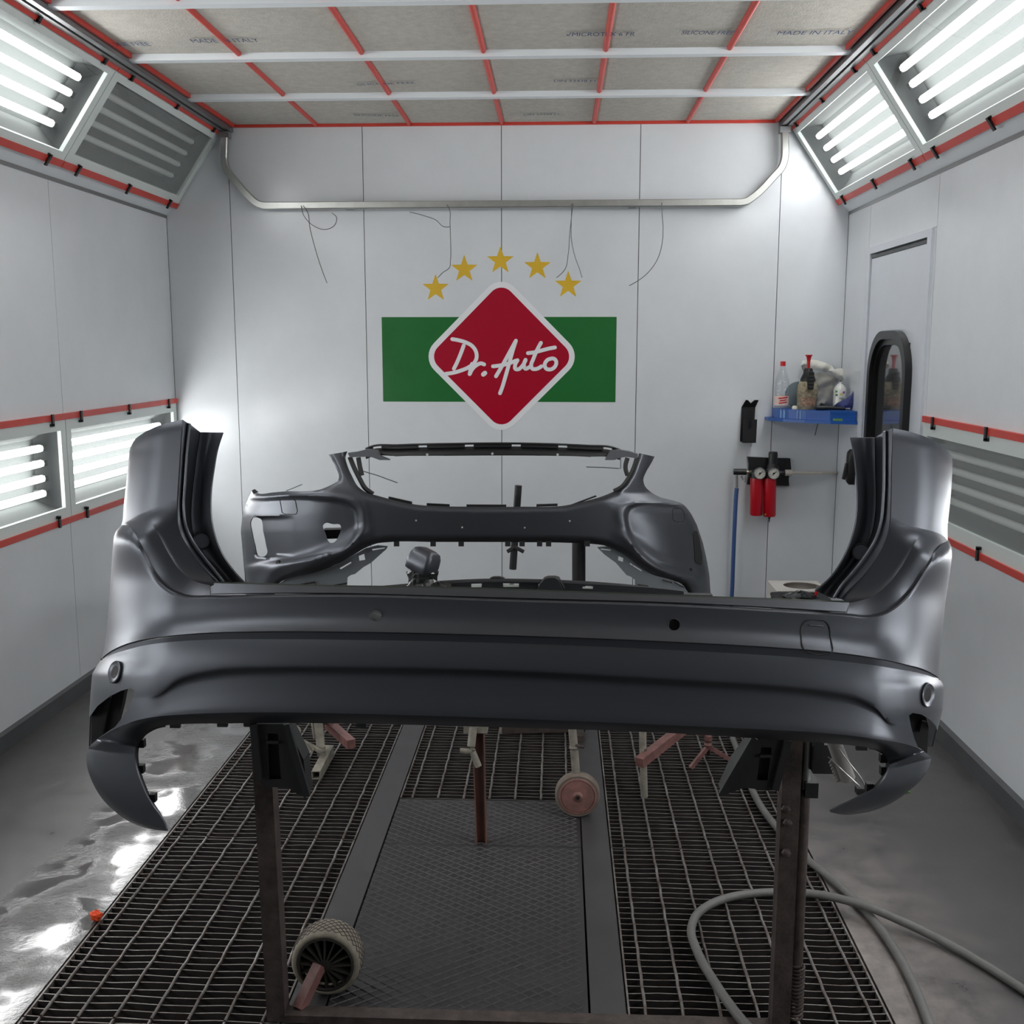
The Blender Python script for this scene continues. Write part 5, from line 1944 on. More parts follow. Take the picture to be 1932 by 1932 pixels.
# --- dark trim part lying on the carrier, with cap pieces
BT = mat('dark_trim_plastic', lin(38, 40, 43), 0.38)
tp_top = [(722, 1105), (780, 1100), (850, 1094.5), (930, 1091.5), (985, 1092), (1045, 1093.5), (1130, 1098), (1200, 1104), (1250, 1111), (1300, 1119)]
rt_ = rail(tp_top, 6)
trm = thing('grille_trim', (0.25, 3.45, 0.87), 'long dark trim part with bright slots lying behind the ledge of the large bumper', 'trim part')
mm = M()
p = np.zeros((5, len(rt_), 2))
Y = np.zeros((5, len(rt_)))
for i in range(5):
    for j in range(len(rt_)):
        p[i, j] = rt_[j] + np.array((0, 9.0 * i / 4))
        Y[i, j] = 3.47 + 0.00004 * (rt_[j, 0] - 985) ** 2 * 0.01 - 0.012 * i / 4 - 0.006 * math.sin(math.pi * i / 4)
shell(mm, to3d(p, Y), 0.006)
mm.build('upper_lip', BT, trm, smooth=50)
low = [(720, 1116), (850, 1108), (985, 1106), (1130, 1110), (1250, 1118), (1300, 1124)]
rl_ = rail(low, 6)
for (a, b) in ((830, 889), (909, 949), (979, 1016), (1060, 1099), (1119, 1160), (1160, 1290)):
    uu = np.linspace(a, b, 8)
    vv = np.interp(uu, rl_[:, 0], rl_[:, 1])
    g = np.zeros((2, 8, 2))
    g[0, :, 0] = g[1, :, 0] = uu
    g[0, :, 1], g[1, :, 1] = vv - 7, vv + 5
    mm = M()
    shell(mm, to3d(g, np.full((2, 8), 3.462)), 0.006)
    mm.build('lower_web', BT, trm)
uu = np.linspace(722, 1300, 30)
vv = np.interp(uu, rl_[:, 0], rl_[:, 1])
g = np.zeros((3, 30, 2))
for i in range(3):
    g[i, :, 0] = uu
    g[i, :, 1] = vv + 2.0 + 12 * i
mm = M()
shell(mm, to3d(g, np.full((3, 30), 3.458)), 0.006)
mm.build('lower_lip', BT, trm)
for (a, b) in ((889, 909), (949, 979), (1099, 1119)):
    vv = float(np.interp((a + b) / 2, rl_[:, 0], rl_[:, 1]))
    slab([(a, vv - 2), (b, vv - 2), (b, vv + 2), (a, vv + 2)], 3.464, 0.004, 'bright_slot', mat('slot_white', lin(196, 204, 196), 0.4), trm)
slab([(924, 1092), (930, 1089.5), (942, 1089), (952, 1092)], 3.47, 0.02, 'clip', BT, trm)
# sloping black cap
bc = thing('wedge_cover', at(1038, 1112, Y=3.40), 'small black wedge-shaped cover lying on the dark trim part', 'cover')
cpts = [(1014, 1116), (1018, 1104), (1027, 1093), (1034, 1090.5), (1046, 1090.5), (1053, 1094), (1061, 1112), (1061, 1116)]
n = len(cpts)
fr_ = [at(u, v, Y=3.40) for u, v in cpts]
bk_ = [np.array(at(u + (3 if u > 1040 else 0), v + 1, Y=3.40)) + Y_ * 0.045 for u, v in cpts]
M().add(fr_ + bk_, [tuple(range(n)), tuple(range(2 * n - 1, n - 1, -1))] + [(k, n + k, n + (k + 1) % n, (k + 1) % n) for k in range(n)]).build('body', BT, bc, smooth=40)
slab([(1051, 1093), (1055, 1094), (1066, 1113), (1061, 1113)], 3.41, 0.05, 'side_face', BLACKP, bc)

# mirror cap on its wrapped foot
mc = thing('mirror_cap', at(800, 1106, Y=3.45), 'small grey primed mirror cap on a foot wrapped in black foil', 'mirror cap')


def loft_rings(mm, rings):
    R_ = np.array(rings)
    r, n = R_.shape[:2]
    f = []
    for i in range(r - 1):
        for k in range(n):
            f.append((i * n + k, i * n + (k + 1) % n, (i + 1) * n + (k + 1) % n, (i + 1) * n + k))
    f.append(tuple(range(n - 1, -1, -1)))
    f.append(tuple((r - 1) * n + k for k in range(n)))
    mm.add(R_.reshape(-1, 3), f)
    return mm


def rrect(c, ax, ay, hx, hy, n=24, p=4.0):
    out = []
    for k in range(n):
        w = 2 * math.pi * k / n
        cx_, cy_ = math.cos(w), math.sin(w)
        q = (abs(cx_) ** p + abs(cy_) ** p) ** (-1.0 / p)
        out.append(np.array(c) + np.array(ax) * hx * cx_ * q + np.array(ay) * hy * cy_ * q)
    return out


c0 = np.array(at(800, 1058, Y=3.45))
axu = np.array((0.36, 0.05, 0.93))
axu /= np.linalg.norm(axu)
axs = np.array((0.93, 0.0, -0.36))
axs /= np.linalg.norm(axs)
axd = np.cross(axs, axu)
ca, sa = math.cos(0.5), math.sin(0.5)
axs, axd = axs * ca + axd * sa, axd * ca - axs * sa
rings = []
for (h, sx, sy) in ((-0.042, 0.040, 0.030), (-0.038, 0.046, 0.038), (-0.01, 0.047, 0.042), (0.018, 0.044, 0.040), (0.034, 0.038, 0.033), (0.041, 0.026, 0.02)):
    rings.append(rrect(c0 + axu * h, axs, axd, sx, sy, 40, 7.0))
loft_rings(M(), rings).build('cap', PAINT, mc, smooth=60)
FOIL = mat('black_foil', lin(30, 32, 33), 0.25, spec=0.7)
rnd = random.Random(3)
rings = []
fc = np.array(at(797, 1090, Y=3.45))
for i, (h, r) in enumerate(((-0.036, 0.054), (-0.026, 0.052), (-0.012, 0.046), (0.002, 0.046), (0.018, 0.050), (0.026, 0.045))):
    rings.append([fc + Z_ * (h + rnd.uniform(-0.004, 0.004)) + X_ * (r + rnd.uniform(-0.009, 0.007)) * math.cos(2 * math.pi * k / 26) + Y_ * (r * 0.8 + rnd.uniform(-0.008, 0.006)) * math.sin(2 * math.pi * k / 26) for k in range(26)])
loft_rings(M(), rings).build('foil_wrap', FOIL, mc)
rings = []
fc = np.array(at(825, 1100, Y=3.44))
for i, (h, r) in enumerate(((-0.016, 0.05), (-0.006, 0.045), (0.004, 0.02))):
    rings.append([fc + Z_ * (h + rnd.uniform(-0.004, 0.004)) + X_ * (r + rnd.uniform(-0.01, 0.008)) * math.cos(2 * math.pi * k / 20) + Y_ * (r * 0.6 + rnd.uniform(-0.006, 0.006)) * math.sin(2 * math.pi * k / 20) for k in range(20)])
loft_rings(M(), rings).build('foil_tail', FOIL, mc)

# --- stand behind that carries the front bumper
fs = thing('bumper_stand', (0.28, 4.42, 0), 'dark tube stand with T-screw holding the front bumper', 'stand')
pa, pb = np.array(at(966, 1095, Y=4.40)), np.array(at(978, 916, Y=4.40))
pa0 = pa + (pa - pb) / (pa - pb)[2] * (0.0 - pa[2])
M().tube([pa0, pa], 0.010, 10).build('lower_tube', BEIGE, fs, smooth=50)
M().tube([pa + (pb - pa) * 0.12, pb], 0.0155, 12).build('upper_tube', DARKT, fs, smooth=50)
c = np.array(at(971, 1032, Y=4.36))
for (u, v) in ((957, 1041), (988, 1041)):
    M().tube([c, at(u, v, Y=4.35)], 0.0085, 8).build('t_handle', DARKT, fs, smooth=50)
ta = np.array(at(1095, 1098, Y=4.44))
M().tube([(ta[0], 4.44, 0.0), (ta[0] - 0.01, 4.44, 0.98)], 0.029, 16).build('main_tube', DARKT, fs, smooth=50)
M().beam((pa0[0], 4.40, 0.02), (ta[0], 4.44, 0.02), 0.04, 0.03).build('foot', RUST, fs)
M().beam((ta[0], 4.30, 0.016), (ta[0], 4.75, 0.016), 0.04, 0.03).build('foot', RUST, fs)
for x in (-0.42, 0.62):
    M().beam((ta[0], 4.44, 0.96), (x, 4.16, 0.95), 0.02, 0.02).build('arm', DARKT, fs)

# --- lower parts of the stands seen under the large bumper
bs = thing('folding_leg', (-0.6, 4.05, 0), 'beige folding stand leg with an open square foot on the left grating', 'stand')
f0 = np.array(at(596, 1463, Z=0.02))
f1 = np.array(at(622, 1413, Z=0.02))
d = (f1 - f0) / np.linalg.norm(f1 - f0)
sidev = np.array((d[1], -d[0], 0))
ft = M()
for (a, b) in (((-0.017, -0.014), (-0.017, 0.017)), ((0.014, 0.017), (-0.017, 0.017)), ((-0.014, 0.014), (0.014, 0.017)), ((-0.014, 0.014), (-0.017, -0.014))):
    ft.frame_box(f0, d, sidev, Z_, (0, float(np.linalg.norm(f1 - f0))), a, b)
ft.build('square_foot', BEIGE, bs)
u0 = np.array(at(607, 1432, Y=4.03))
M().beam((u0[0], 4.03, 0.035), np.array(at(600, 1355, Y=4.05)), 0.034, 0.012, upv=(0, 1, 0)).build('upright', BEIGE, bs)
M().tube([(u0[0] - 0.03, 4.05, 0.10), np.array(at(588, 1355, Y=4.06))], 0.007, 8).build('rod', BEIGE, bs, smooth=50)
M().beam(np.array(at(610, 1420, Y=4.01)), np.array(at(558, 1392, Y=4.01)), 0.012, 0.022, upv=(0, 1, 0)).build('lever', BEIGE, bs)
M().tube([np.array(at(585, 1420, Y=4.0)), np.array(at(560, 1388, Y=4.0))], 0.013, 10).build('strut', BEIGE, bs, smooth=50)
M().lathe(at(556, 1382, Y=4.0), -Y_, [(0.022, -0.02), (0.026, 0.0), (0.018, 0.012), (0.0, 0.014)], 14).build('knob', BEIGE, bs, smooth=40)
for (u, v) in ((591, 1413), (607, 1417), (611, 1410)):
    M().lathe(at(u, v, Y=4.0), -Y_, [(0.006, -0.01), (0.006, 0.006), (0.0, 0.007)], 8).build('bolt', BEIGE, bs)
M().beam(np.array(at(620, 1366, Y=4.22)), np.array(at(663, 1404, Y=4.0)), 0.036, 0.036).build('red_arm', REDOX, bs)
M().beam(np.array(at(598, 1352, Y=4.08)), np.array(at(624, 1362, Y=4.22)), 0.03, 0.03).build('link', BEIGE, bs)

ws = thing('wheel_leg', (0.41, 3.57, 0), 'beige tube leg on a faded pink wheel standing on the flat strip', 'stand')
wc = np.array((0.409, 3.60, 0.081))
M().lathe(wc, Y_, [(0.068, -0.024), (0.076, -0.024), (0.081, -0.014), (0.081, 0.012), (0.074, 0.022), (0.0, 0.022)], 44, cap=False).build('tyre', mat('worn_rubber', lin(120, 108, 98), 0.7, noise=0.3, nscale=30), ws, smooth=40)
M().lathe(wc, Y_, [(0.069, -0.0235), (0.066, -0.026), (0.061, -0.0265), (0.060, -0.023), (0.058, -0.0265), (0.02, -0.0285), (0.012, -0.034), (0.006, -0.034), (0.005, -0.026), (0.0, -0.026)], 44).build('wheel_disc', PINKP, ws, smooth=25)
M().lathe(wc + Y_ * -0.0265, -Y_, [(0.0095, 0.0), (0.0095, 0.010), (0.0045, 0.0105), (0.004, 0.002), (0.0, 0.002)], 14).build('axle', RUST, ws)
M().tube([(0.409, 3.60, 0.075), (0.403, 3.605, 0.16), (0.385, 3.61, 0.36), (0.36, 3.62, 0.62)], 0.0148, 12).build('leg_tube', BEIGE, ws, smooth=50)
M().lathe((0.396, 3.607, 0.255), (-0.1, 0.02, 1), [(0.0165, -0.006), (0.019, 0.0), (0.0165, 0.006)], 14).build('collar', BEIGE, ws, smooth=40)
M().tube([(0.398, 3.60, 0.265), (0.43, 3.59, 0.262)], 0.006, 8).build('screw', RUST, ws, smooth=50)

rs = thing('tube_leg', (0.66, 3.76, 0), 'pale tube leg crossed by a red square arm on the right grating', 'stand')
M().tube([(0.664, 3.765, 0.0), (0.655, 3.77, 0.2), (0.648, 3.78, 0.45)], 0.0135, 12).build('tube', BEIGE, rs, smooth=50)
q0, q1 = np.array(at(1206, 1439, Y=3.71)), np.array(at(1292, 1372, Y=3.95))
M().beam(q0, q1, 0.034, 0.036).build('red_arm', REDOX, rs)
M().beam((0.655, 3.77, 0.20), q0 + (q1 - q0) * 0.18, 0.012, 0.012).build('weld_pin', RUST, rs)

ts = thing('screw_tripod', at(1337, 1440, Z=0), 'small faded red three-legged screw clamp on the right grating', 'clamp')
top = np.array(at(1336, 1408, Y=4.06))
for (u, v) in ((1303, 1449), (1384, 1437)):
    e = np.array(at(u, v, Z=0.010))
    M().beam(top, e, 0.014, 0.016).build('leg', REDOX, ts)
e = np.array((top[0] + 0.02, top[1] + 0.12, 0.01))
M().beam(top, e, 0.014, 0.016).build('leg', REDOX, ts)
M().lathe(top + Z_ * -0.004, Z_, [(0.013, 0), (0.017, 0.012), (0.010, 0.02), (0.016, 0.032), (0.016, 0.05), (0.011, 0.055)], 12).build('screw', REDOX, ts)
M().beam(top + np.array((-0.05, 0, 0.055)), top + np.array((0.03, 0, 0.055)), 0.012, 0.012).build('cross_pin', REDOX, ts)

# --- masking tube tied to the right end of the large bumper
mt = thing('wrapped_tube', at(1585, 1440, Y=2.30), 'grey paper-wrapped tube with frayed edge hanging behind the right end of the large bumper', 'tube')
GREYW = mat('grey_wrap', lin(150, 147, 144), 0.6, noise=0.15, nscale=20)
ta, tb_ = np.array(at(1572, 1396, Y=2.28)), np.array(at(1599, 1468, Y=2.30))
M().tube([ta + (ta - tb_) * 1.0, ta, ta + (tb_ - ta) * 0.5, tb_], 0.017, 14, radii=[0.016, 0.016, 0.0172, 0.0178]).build('tube', GREYW, mt, smooth=50)
for k in range(7):
    s = 0.45 + 0.08 * k
    c = ta + (tb_ - ta) * s - X_ * 0.013 - Z_ * 0.008
    M().beam(c, c + np.array((-0.010, 0.0, -0.008)), 0.006, 0.012, w2=0.002, h2=0.004).build('frayed_tooth', GREYW, mt)
for (pts, r) in (([(1583, 1412), (1600, 1436), (1615, 1455), (1626, 1470), (1632, 1484)], 0.0014), ([(1562, 1428), (1588, 1452), (1612, 1474), (1622, 1484)], 0.0014)):
    M().tube([at(u, v, Y=2.25) for u, v in rail(pts, 4)], r, 6).build('tie_wire', ZINC, mt, smooth=60)
M().box(*[float(x) for pair in zip(np.array(at(1617, 1500, Y=2.24)), np.array(at(1634, 1482, Y=2.26))) for x in sorted(pair)]).build('tie_block', PRIMER_IN, mt)

# ================================================================= HOSES AND BITS ON THE FLOOR
HOSE = mat('grey_rubber_hose', lin(104, 104, 102), 0.55, noise=0.25, nscale=16)
hz = 0.0135


def hose(pts, label, name='air_hose', r=0.0125, z=hz, group='grey hoses on the floor', over=None):
    P = []
    for k, (u, v) in enumerate(pts):
        zz = z + (over[k] if over else 0)
        P.append(at(u, v, Z=zz))
    return tag(M().tube(spline(P, len(P) * 8), r, 12).build(name, HOSE, smooth=60), label, 'hose', group)


hose([(1382, 1392), (1392, 1418), (1410, 1468), (1420, 1492), (1440, 1528), (1478, 1575), (1530, 1627), (1565, 1655), (1604, 1690), (1640, 1727), (1668, 1762), (1700, 1812), (1728, 1868), (1752, 1928), (1775, 1990)],
     'straight grey hose running under the large bumper to the right floor')
hose([(1455, 1985), (1400, 1925), (1350, 1856), (1316, 1796), (1304, 1755), (1318, 1722), (1360, 1698), (1410, 1687), (1470, 1683.5), (1530, 1686), (1590, 1697), (1640, 1712), (1690, 1733), (1760, 1766), (1840, 1810), (1932, 1868), (2010, 1920)],
     'looped grey hose lying over the other hose and the grating', over=[0.03, 0.03, 0.012, 0, 0, 0, 0, 0, 0, 0.008, 0.022, 0.030, 0.020, 0.006, 0, 0, 0])
ORANGE = mat('orange_tape', lin(236, 84, 40), 0.5, noise=0.2, nscale=60)
rnd = random.Random(5)
oc = np.array(at(182, 1737, Z=0))
mm = M()
vs, fs_ = [], []
for i in range(7):
    th = math.pi * i / 6
    for k in range(12):
        ph = 2 * math.pi * k / 12
        r = 0.0185 * rnd.uniform(0.78, 1.15)
        vs.append(oc + np.array((r * math.sin(th) * math.cos(ph), r * math.sin(th) * math.sin(ph), 0.0165 + 0.9 * r * math.cos(th))))
for i in range(6):
    for k in range(12):
        fs_.append((i * 12 + k, (i + 1) * 12 + k, (i + 1) * 12 + (k + 1) % 12, i * 12 + (k + 1) % 12))
tag(mm.add(vs, fs_).build('tape_ball', ORANGE), 'crumpled ball of orange tape at the edge of the left grating', 'tape')
gc = at(1712, 1496, Z=0)
mm = M().tube([np.array(gc) + np.array((-0.008, 0, 0.004)), np.array(gc) + np.array((0.008, 0.003, 0.004))], 0.004, 8)
tag(mm.build('green_cap', mat('green_plastic', lin(110, 180, 60), 0.4), smooth=50), 'tiny green plastic cap on the floor by the right wall', 'cap')

# ================================================================= CORNER AT THE BACK ON THE RIGHT
BLUE = mat('blue_plastic', lin(28, 88, 170), 0.35, noise=0.12, nscale=14)
sh = thing('corner_shelf', (1.8, 6.2, 1.27), 'blue plastic corner shelf with a curved rim, right of the sign', 'shelf')
z1 = 1.325
plan = [(1.600, 6.336), (1.600, 6.235), (1.66, 6.150), (1.74, 6.075), (1.86, 6.005), (1.994, 5.965), (1.994, 6.336)]
plan2 = [(1.560, 6.336), (1.565, 6.260), (1.63, 6.150), (1.73, 6.055), (1.86, 5.985), (1.996, 5.945), (1.996, 6.336)]
M().prism(plan, (0, 0, 0), X_, Y_, Z_, z1 - 0.062, z1 - 0.006).build('tray', BLUE, sh)
M().prism([(x + (1.8 - x) * 0.0, y) for x, y in plan2], (0, 0, 0), X_, Y_, Z_, z1 - 0.078, z1 - 0.060).build('base_flange', BLUE, sh)
rim = M()
for a, b in zip(plan[1:-2], plan[2:-1]):
    rim.beam((a[0], a[1], z1 - 0.0125), (b[0], b[1], z1 - 0.0125), 0.006, 0.012)
rim.build('rim', BLUE, sh)
LB_ = mat('pale_blue_label', lin(150, 190, 225), 0.4)
for x, y, w in ((1.625, 6.199, 0.006), (1.70, 6.1115, 0.004), (1.715, 6.098, 0.004), (1.64, 6.179, 0.008)):
    M().box(x - w / 2, x + w / 2, y - 0.006, y + 0.004, z1 - 0.058, z1 - 0.008).build('drip', LB_, sh)
M().box(1.875, 1.925, 5.985, 6.0, z1 - 0.060, z1 - 0.048).build('green_tag', mat('olive_green', lin(110, 150, 70), 0.5), sh)
M().tube([(1.80, 6.03, z1 - 0.078), (1.795, 6.028, z1 - 0.10), (1.785, 6.026, z1 - 0.145)], 0.003, 6).build('hanging_lead', BLACKP, sh)

ZT = z1 - 0.006


def put(u, Y):
    return np.array((at(u, 768, Y=Y)[0], Y, ZT))


# clear bottle with a red cap
CLEAR = clear_glass('clear_plastic', (0.93, 0.95, 0.96, 1), rough=0.05, base=0.05)
b0 = put(1474, 6.245)
t = thing('plastic_bottle', b0, 'clear plastic bottle with a red cap at the left end of the blue shelf', 'bottle')
pf = [(0.0, 0.002), (0.036, 0.002), (0.041, 0.012), (0.041, 0.075), (0.038, 0.082), (0.041, 0.09), (0.041, 0.125), (0.037, 0.135), (0.040, 0.145), (0.038, 0.165), (0.028, 0.195), (0.018, 0.228), (0.0135, 0.244), (0.0135, 0.252)]
M().lathe(b0, Z_, pf, 24, cap=False).build('body', CLEAR, t, smooth=50)
M().lathe(b0, Z_, [(0.0155, 0.246), (0.0155, 0.272), (0.013, 0.274), (0.0, 0.274)], 18).build('cap', mat('red_plastic', lin(196, 24, 34), 0.35), t, smooth=40)
lab = M().lathe(b0, Z_, [(0.0415, 0.02), (0.0415, 0.075)], 24, cap=False).build('paper_label', mat('pink_label', lin(232, 206, 198), 0.5), t, smooth=60)
for i, (w, zz) in enumerate(((0.05, 0.064), (0.035, 0.05), (0.044, 0.036))):
    pts = [b0 + np.array((0.0418 * math.sin(a), -0.0418 * math.cos(a), zz + 0.003 * math.sin(a * 3))) for a in np.linspace(-w / 0.08, w / 0.08, 8)]
    M().tube(pts, 0.0035, 5).build('print_line', MATS['red_plastic'], lab)

# pump sprayer
CAMO = mat('stained_beige', lin(176, 166, 140), 0.55, noise=0.75, nscale=55, col2=lin(96, 86, 66))
b0 = put(1522, 6.16)
t = thing('pump_sprayer', b0, 'stained beige pump sprayer with black head and red plunger on the blue shelf', 'sprayer')
M().lathe(b0, Z_, [(0.0, 0.0), (0.050, 0.0), (0.055, 0.01), (0.056, 0.06), (0.059, 0.085), (0.059, 0.11), (0.054, 0.14), (0.046, 0.158), (0.036, 0.165)], 26).build('tank', CAMO, t, smooth=50)
M().lathe(b0, Z_, [(0.044, 0.158), (0.042, 0.175), (0.036, 0.19), (0.028, 0.205), (0.026, 0.225), (0.022, 0.235), (0.0, 0.235)], 22).build('head', BLACKP, t, smooth=40)
M().lathe(b0, Z_, [(0.009, 0.232), (0.009, 0.27), (0.014, 0.30), (0.020, 0.307), (0.020, 0.312), (0.0, 0.312)], 18).build('plunger', MATS['red_plastic'], t, smooth=40)
M().box(b0[0] - 0.014, b0[0] + 0.018, b0[1] - 0.072, b0[1] - 0.03, ZT + 0.118, ZT + 0.215).build('trigger_block', BLACKP, t)
for zz in (0.13, 0.15, 0.17, 0.19):
    M().box(b0[0] - 0.010, b0[0] + 0.014, b0[1] - 0.075, b0[1] - 0.071, ZT + zz, ZT + zz + 0.006).build('grip_rib', mat('dark_grey_plastic', lin(70, 72, 74), 0.4), t)
pl_ = M()
for a0, a1 in ((-0.9, 0.75),):
    G_ = np.array([[b0 + np.array((0.0572 * math.sin(a), -0.0572 * math.cos(a), zz)) for a in np.linspace(a0, a1, 9)] for zz in (0.022, 0.088)])
    pl_.grid(G_)
pl_.build('worn_label', mat('worn_label', lin(188, 150, 128), 0.6, noise=0.7, nscale=70, col2=lin(88, 70, 52)), t, smooth=60)

# grey disc leaning behind
dc = np.array((at(1506, 745, Y=6.29)[0], 6.29, ZT + 0.078))
tag(M().lathe(dc, (0.0, -1, 0.12), [(0.0, 0.0), (0.074, 0.0), (0.078, 0.004), (0.074, 0.008), (0.0, 0.008)], 32).build('grey_disc', mat('slate_plastic', lin(108, 122, 126), 0.45), smooth=40), 'slate grey round lid leaning behind the bottles on the blue shelf', 'lid')

# crumpled white bag, built as a folded sheet
WHITEP = mat('white_paper', lin(226, 226, 216), 0.6, noise=0.08, nscale=10)


def crumple(name, outline, Y, material, label, cat, amp, seed, step=5.0, lean=0.0, thick=0.004):
    r2 = random.Random(seed)
    ph = [(r2.uniform(0.05, 0.16), r2.uniform(0.05, 0.16), r2.uniform(0, 6.3), r2.uniform(0.4, 1.0)) for _ in range(7)]
    base = np.mean(np.array(outline), axis=0)

    def dep(P):
        Yv = np.full(len(P), Y)
        for (fx, fy_, p0, a) in ph:
            Yv = Yv + amp * a * np.abs(np.sin(P[:, 0] * fx + P[:, 1] * fy_ + p0))
        Yv = Yv + lean * (P[:, 1] - base[1])
        d = seg_dist(P, outline)
        return Yv + amp * 2.0 * np.clip(1 - d / 6.0, 0, 1) ** 2
    return tag(relief_sheet(densify(outline, 4.0), [], dep, step, thick).build(name, material, smooth=50), label, cat)


crumple('paper_sheet', [(1511, 690), (1514, 681), (1524, 678), (1541, 679), (1556, 684), (1569, 689), (1575, 697), (1580, 695), (1589, 695), (1592, 702), (1597, 715), (1597, 722), (1593, 724), (1584, 714), (1566, 705), (1545, 698), (1526, 694), (1518, 697), (1516, 703)],
        6.25, WHITEP, 'creased white paper sheet draped over the things on the blue shelf', 'paper', 0.010, 4)
crumple('plastic_bag', [(1534, 706), (1548, 702), (1570, 708), (1582, 716), (1575, 726), (1574, 745), (1572, 769), (1540, 769), (1537, 750), (1541, 735), (1538, 718)], 6.285, mat('grey_bag', lin(186, 184, 176), 0.5, noise=0.35, nscale=18), 'crumpled greyish plastic bag between sprayer and spray can', 'bag', 0.008, 8)
crumple('paper_bag', [(1592, 697), (1606, 697), (1618, 700), (1617, 728), (1604, 742), (1594, 760), (1588, 762), (1590, 722), (1598, 722)], 6.27, WHITEP, 'crumpled white bag in the corner behind the blue rag', 'bag', 0.008, 12)
# spray can
b0 = put(1583, 6.13)
t = thing('spray_can', b0, 'white spray can with green and violet print on the blue shelf', 'can')
M().lathe(b0, Z_, [(0.0, 0.0), (0.034, 0.0), (0.035, 0.004), (0.035, 0.115), (0.032, 0.122), (0.030, 0.128), (0.018, 0.142), (0.016, 0.147), (0.009, 0.148), (0.008, 0.158), (0.0, 0.158)], 24).build('can', mat('can_white', lin(220, 222, 216), 0.3, metal=0.1), t, smooth=40)
for k, (a, zz, c) in enumerate(((-0.8, 0.105, lin(70, 150, 90)), (0.45, 0.10, lin(150, 90, 160)), (0.0, 0.09, lin(214, 208, 120)), (-0.75, 0.085, lin(60, 120, 80)))):
    G_ = np.array([[b0 + np.array((0.0353 * math.sin(q), -0.0353 * math.cos(q), zz + dz)) for q in np.linspace(a - 0.22, a + 0.22, 4)] for dz in (-0.006, 0.006)])
    M().grid(G_).build('print_patch', mat('can_print_%d' % k, c, 0.4), t, smooth=60)
for k, (a0, a1, zz) in enumerate(((-0.3, 0.6, 0.068), (0.0, 0.6, 0.06))):
    pts = [b0 + np.array((0.0353 * math.sin(q), -0.0353 * math.cos(q), zz)) for q in np.linspace(a0, a1, 6)]
    M().tube(pts, 0.0018, 5).build('print_line', mat('grey_print', lin(80, 90, 100), 0.5), t)
# blue rag, spray gun
crumple('blue_rag', [(1573, 768), (1580, 760), (1596, 752), (1606, 745), (1613, 730), (1616, 731), (1619, 735), (1621, 732), (1623, 740), (1624, 748), (1617, 758), (1616, 768), (1604, 772), (1585, 771)], 6.03, mat('indigo_cloth', lin(62, 70, 124), 0.8, noise=0.3, nscale=30), 'crumpled indigo rag at the right end of the blue shelf', 'rag', 0.008, 20)
gx = put(1560, 6.085)
t = thing('spray_gun', gx, 'small black spray tool lying at the front of the blue shelf', 'tool')
M().tube([np.array((gx[0] - 0.06, gx[1], ZT + 0.012)), np.array((gx[0] + 0.01, gx[1] - 0.01, ZT + 0.014)), np.array((gx[0] + 0.10, gx[1] - 0.02, ZT + 0.010))], 0.012, 10, radii=[0.016, 0.012, 0.008]).build('body', BLACKP, t, smooth=50)
M().tube([np.array((gx[0] + 0.005, gx[1], ZT + 0.016)), np.array((gx[0] - 0.02, gx[1] + 0.05, ZT + 0.028))], 0.011, 10).build('handle', BLACKP, t, smooth=50)
M().tube([np.array((gx[0] + 0.095, gx[1] - 0.019, ZT + 0.0105)), np.array((gx[0] + 0.125, gx[1] - 0.022, ZT + 0.010))], 0.006, 8).build('nozzle', ZINC, t, smooth=50)
cx_ = put(1500, 6.17)
tag(loft_rings(M(), [rrect(cx_ + np.array((0, 0, h)), X_, Y_, a, b, 16, 3) for h, a, b in ((0.0, 0.016, 0.013), (0.012, 0.018, 0.014), (0.02, 0.012, 0.010))]).build('soap_block', mat('cream_wax', lin(224, 220, 198), 0.5), smooth=50), 'small cream block in front of the grey lid on the blue shelf', 'block')

# black gun holder bent from sheet
t = thing('gun_holder', (1.44, 6.33, 1.11), 'black bent sheet-metal holder on the back wall below left of the shelf', 'holder')


def flat_panel(pts, normal, thick, name, material, parent):
    P = [np.array(p, float) for p in pts]
    nrm = np.array(normal, float)
    n = len(P)
    mm = M().add(P + [p + nrm * thick for p in P], [tuple(range(n - 1, -1, -1)), tuple(range(n, 2 * n))] + [(k, (k + 1) % n, n + (k + 1) % n, n + k) for k in range(n)])
    return mm.build(name, material, parent)


wl_ = lambda u, v, Y: np.array(at(u, v, Y=Y))
yA, yB_ = 6.332, 6.24
flat_panel([wl_(1396, 832, yA), wl_(1421, 832, yA), wl_(1425, 768, yA), wl_(1399, 768, yA)], -Y_, 0.003, 'back_plate', BLACKP, t)
bl, br = wl_(1396, 832, yA), wl_(1421, 832, yA)
M().add([bl, br, np.array((br[0] + 0.0, yB_, br[2])), np.array((bl[0] + 0.0, yB_, bl[2])), bl - Z_ * 0.003, br - Z_ * 0.003, np.array((br[0], yB_, br[2] - 0.003)), np.array((bl[0], yB_, bl[2] - 0.003))],
        [(0, 1, 2, 3), (7, 6, 5, 4), (0, 4, 5, 1), (1, 5, 6, 2), (2, 6, 7, 3), (3, 7, 4, 0)]).build('floor_plate', BLACKP, t)
x0, x1, zb = bl[0], br[0], bl[2]
w = x1 - x0
fork = [(x0, zb - 0.003), (x1, zb - 0.003), (x1 + 0.002, zb + 0.135), (x1 - 0.028, zb + 0.135), (x1 - 0.030, zb + 0.09), (x1 - 0.04, zb + 0.075), (x1 - 0.05, zb + 0.09), (x1 - 0.048, zb + 0.135), (x0 + 0.004, zb + 0.135)]
M().prism(fork, (0, yB_, 0), X_, Z_, Y_, 0.0, 0.003).build('front_fork', BLACKP, t)
tl_, trr = wl_(1399, 768, yA), wl_(1425, 768, yA)
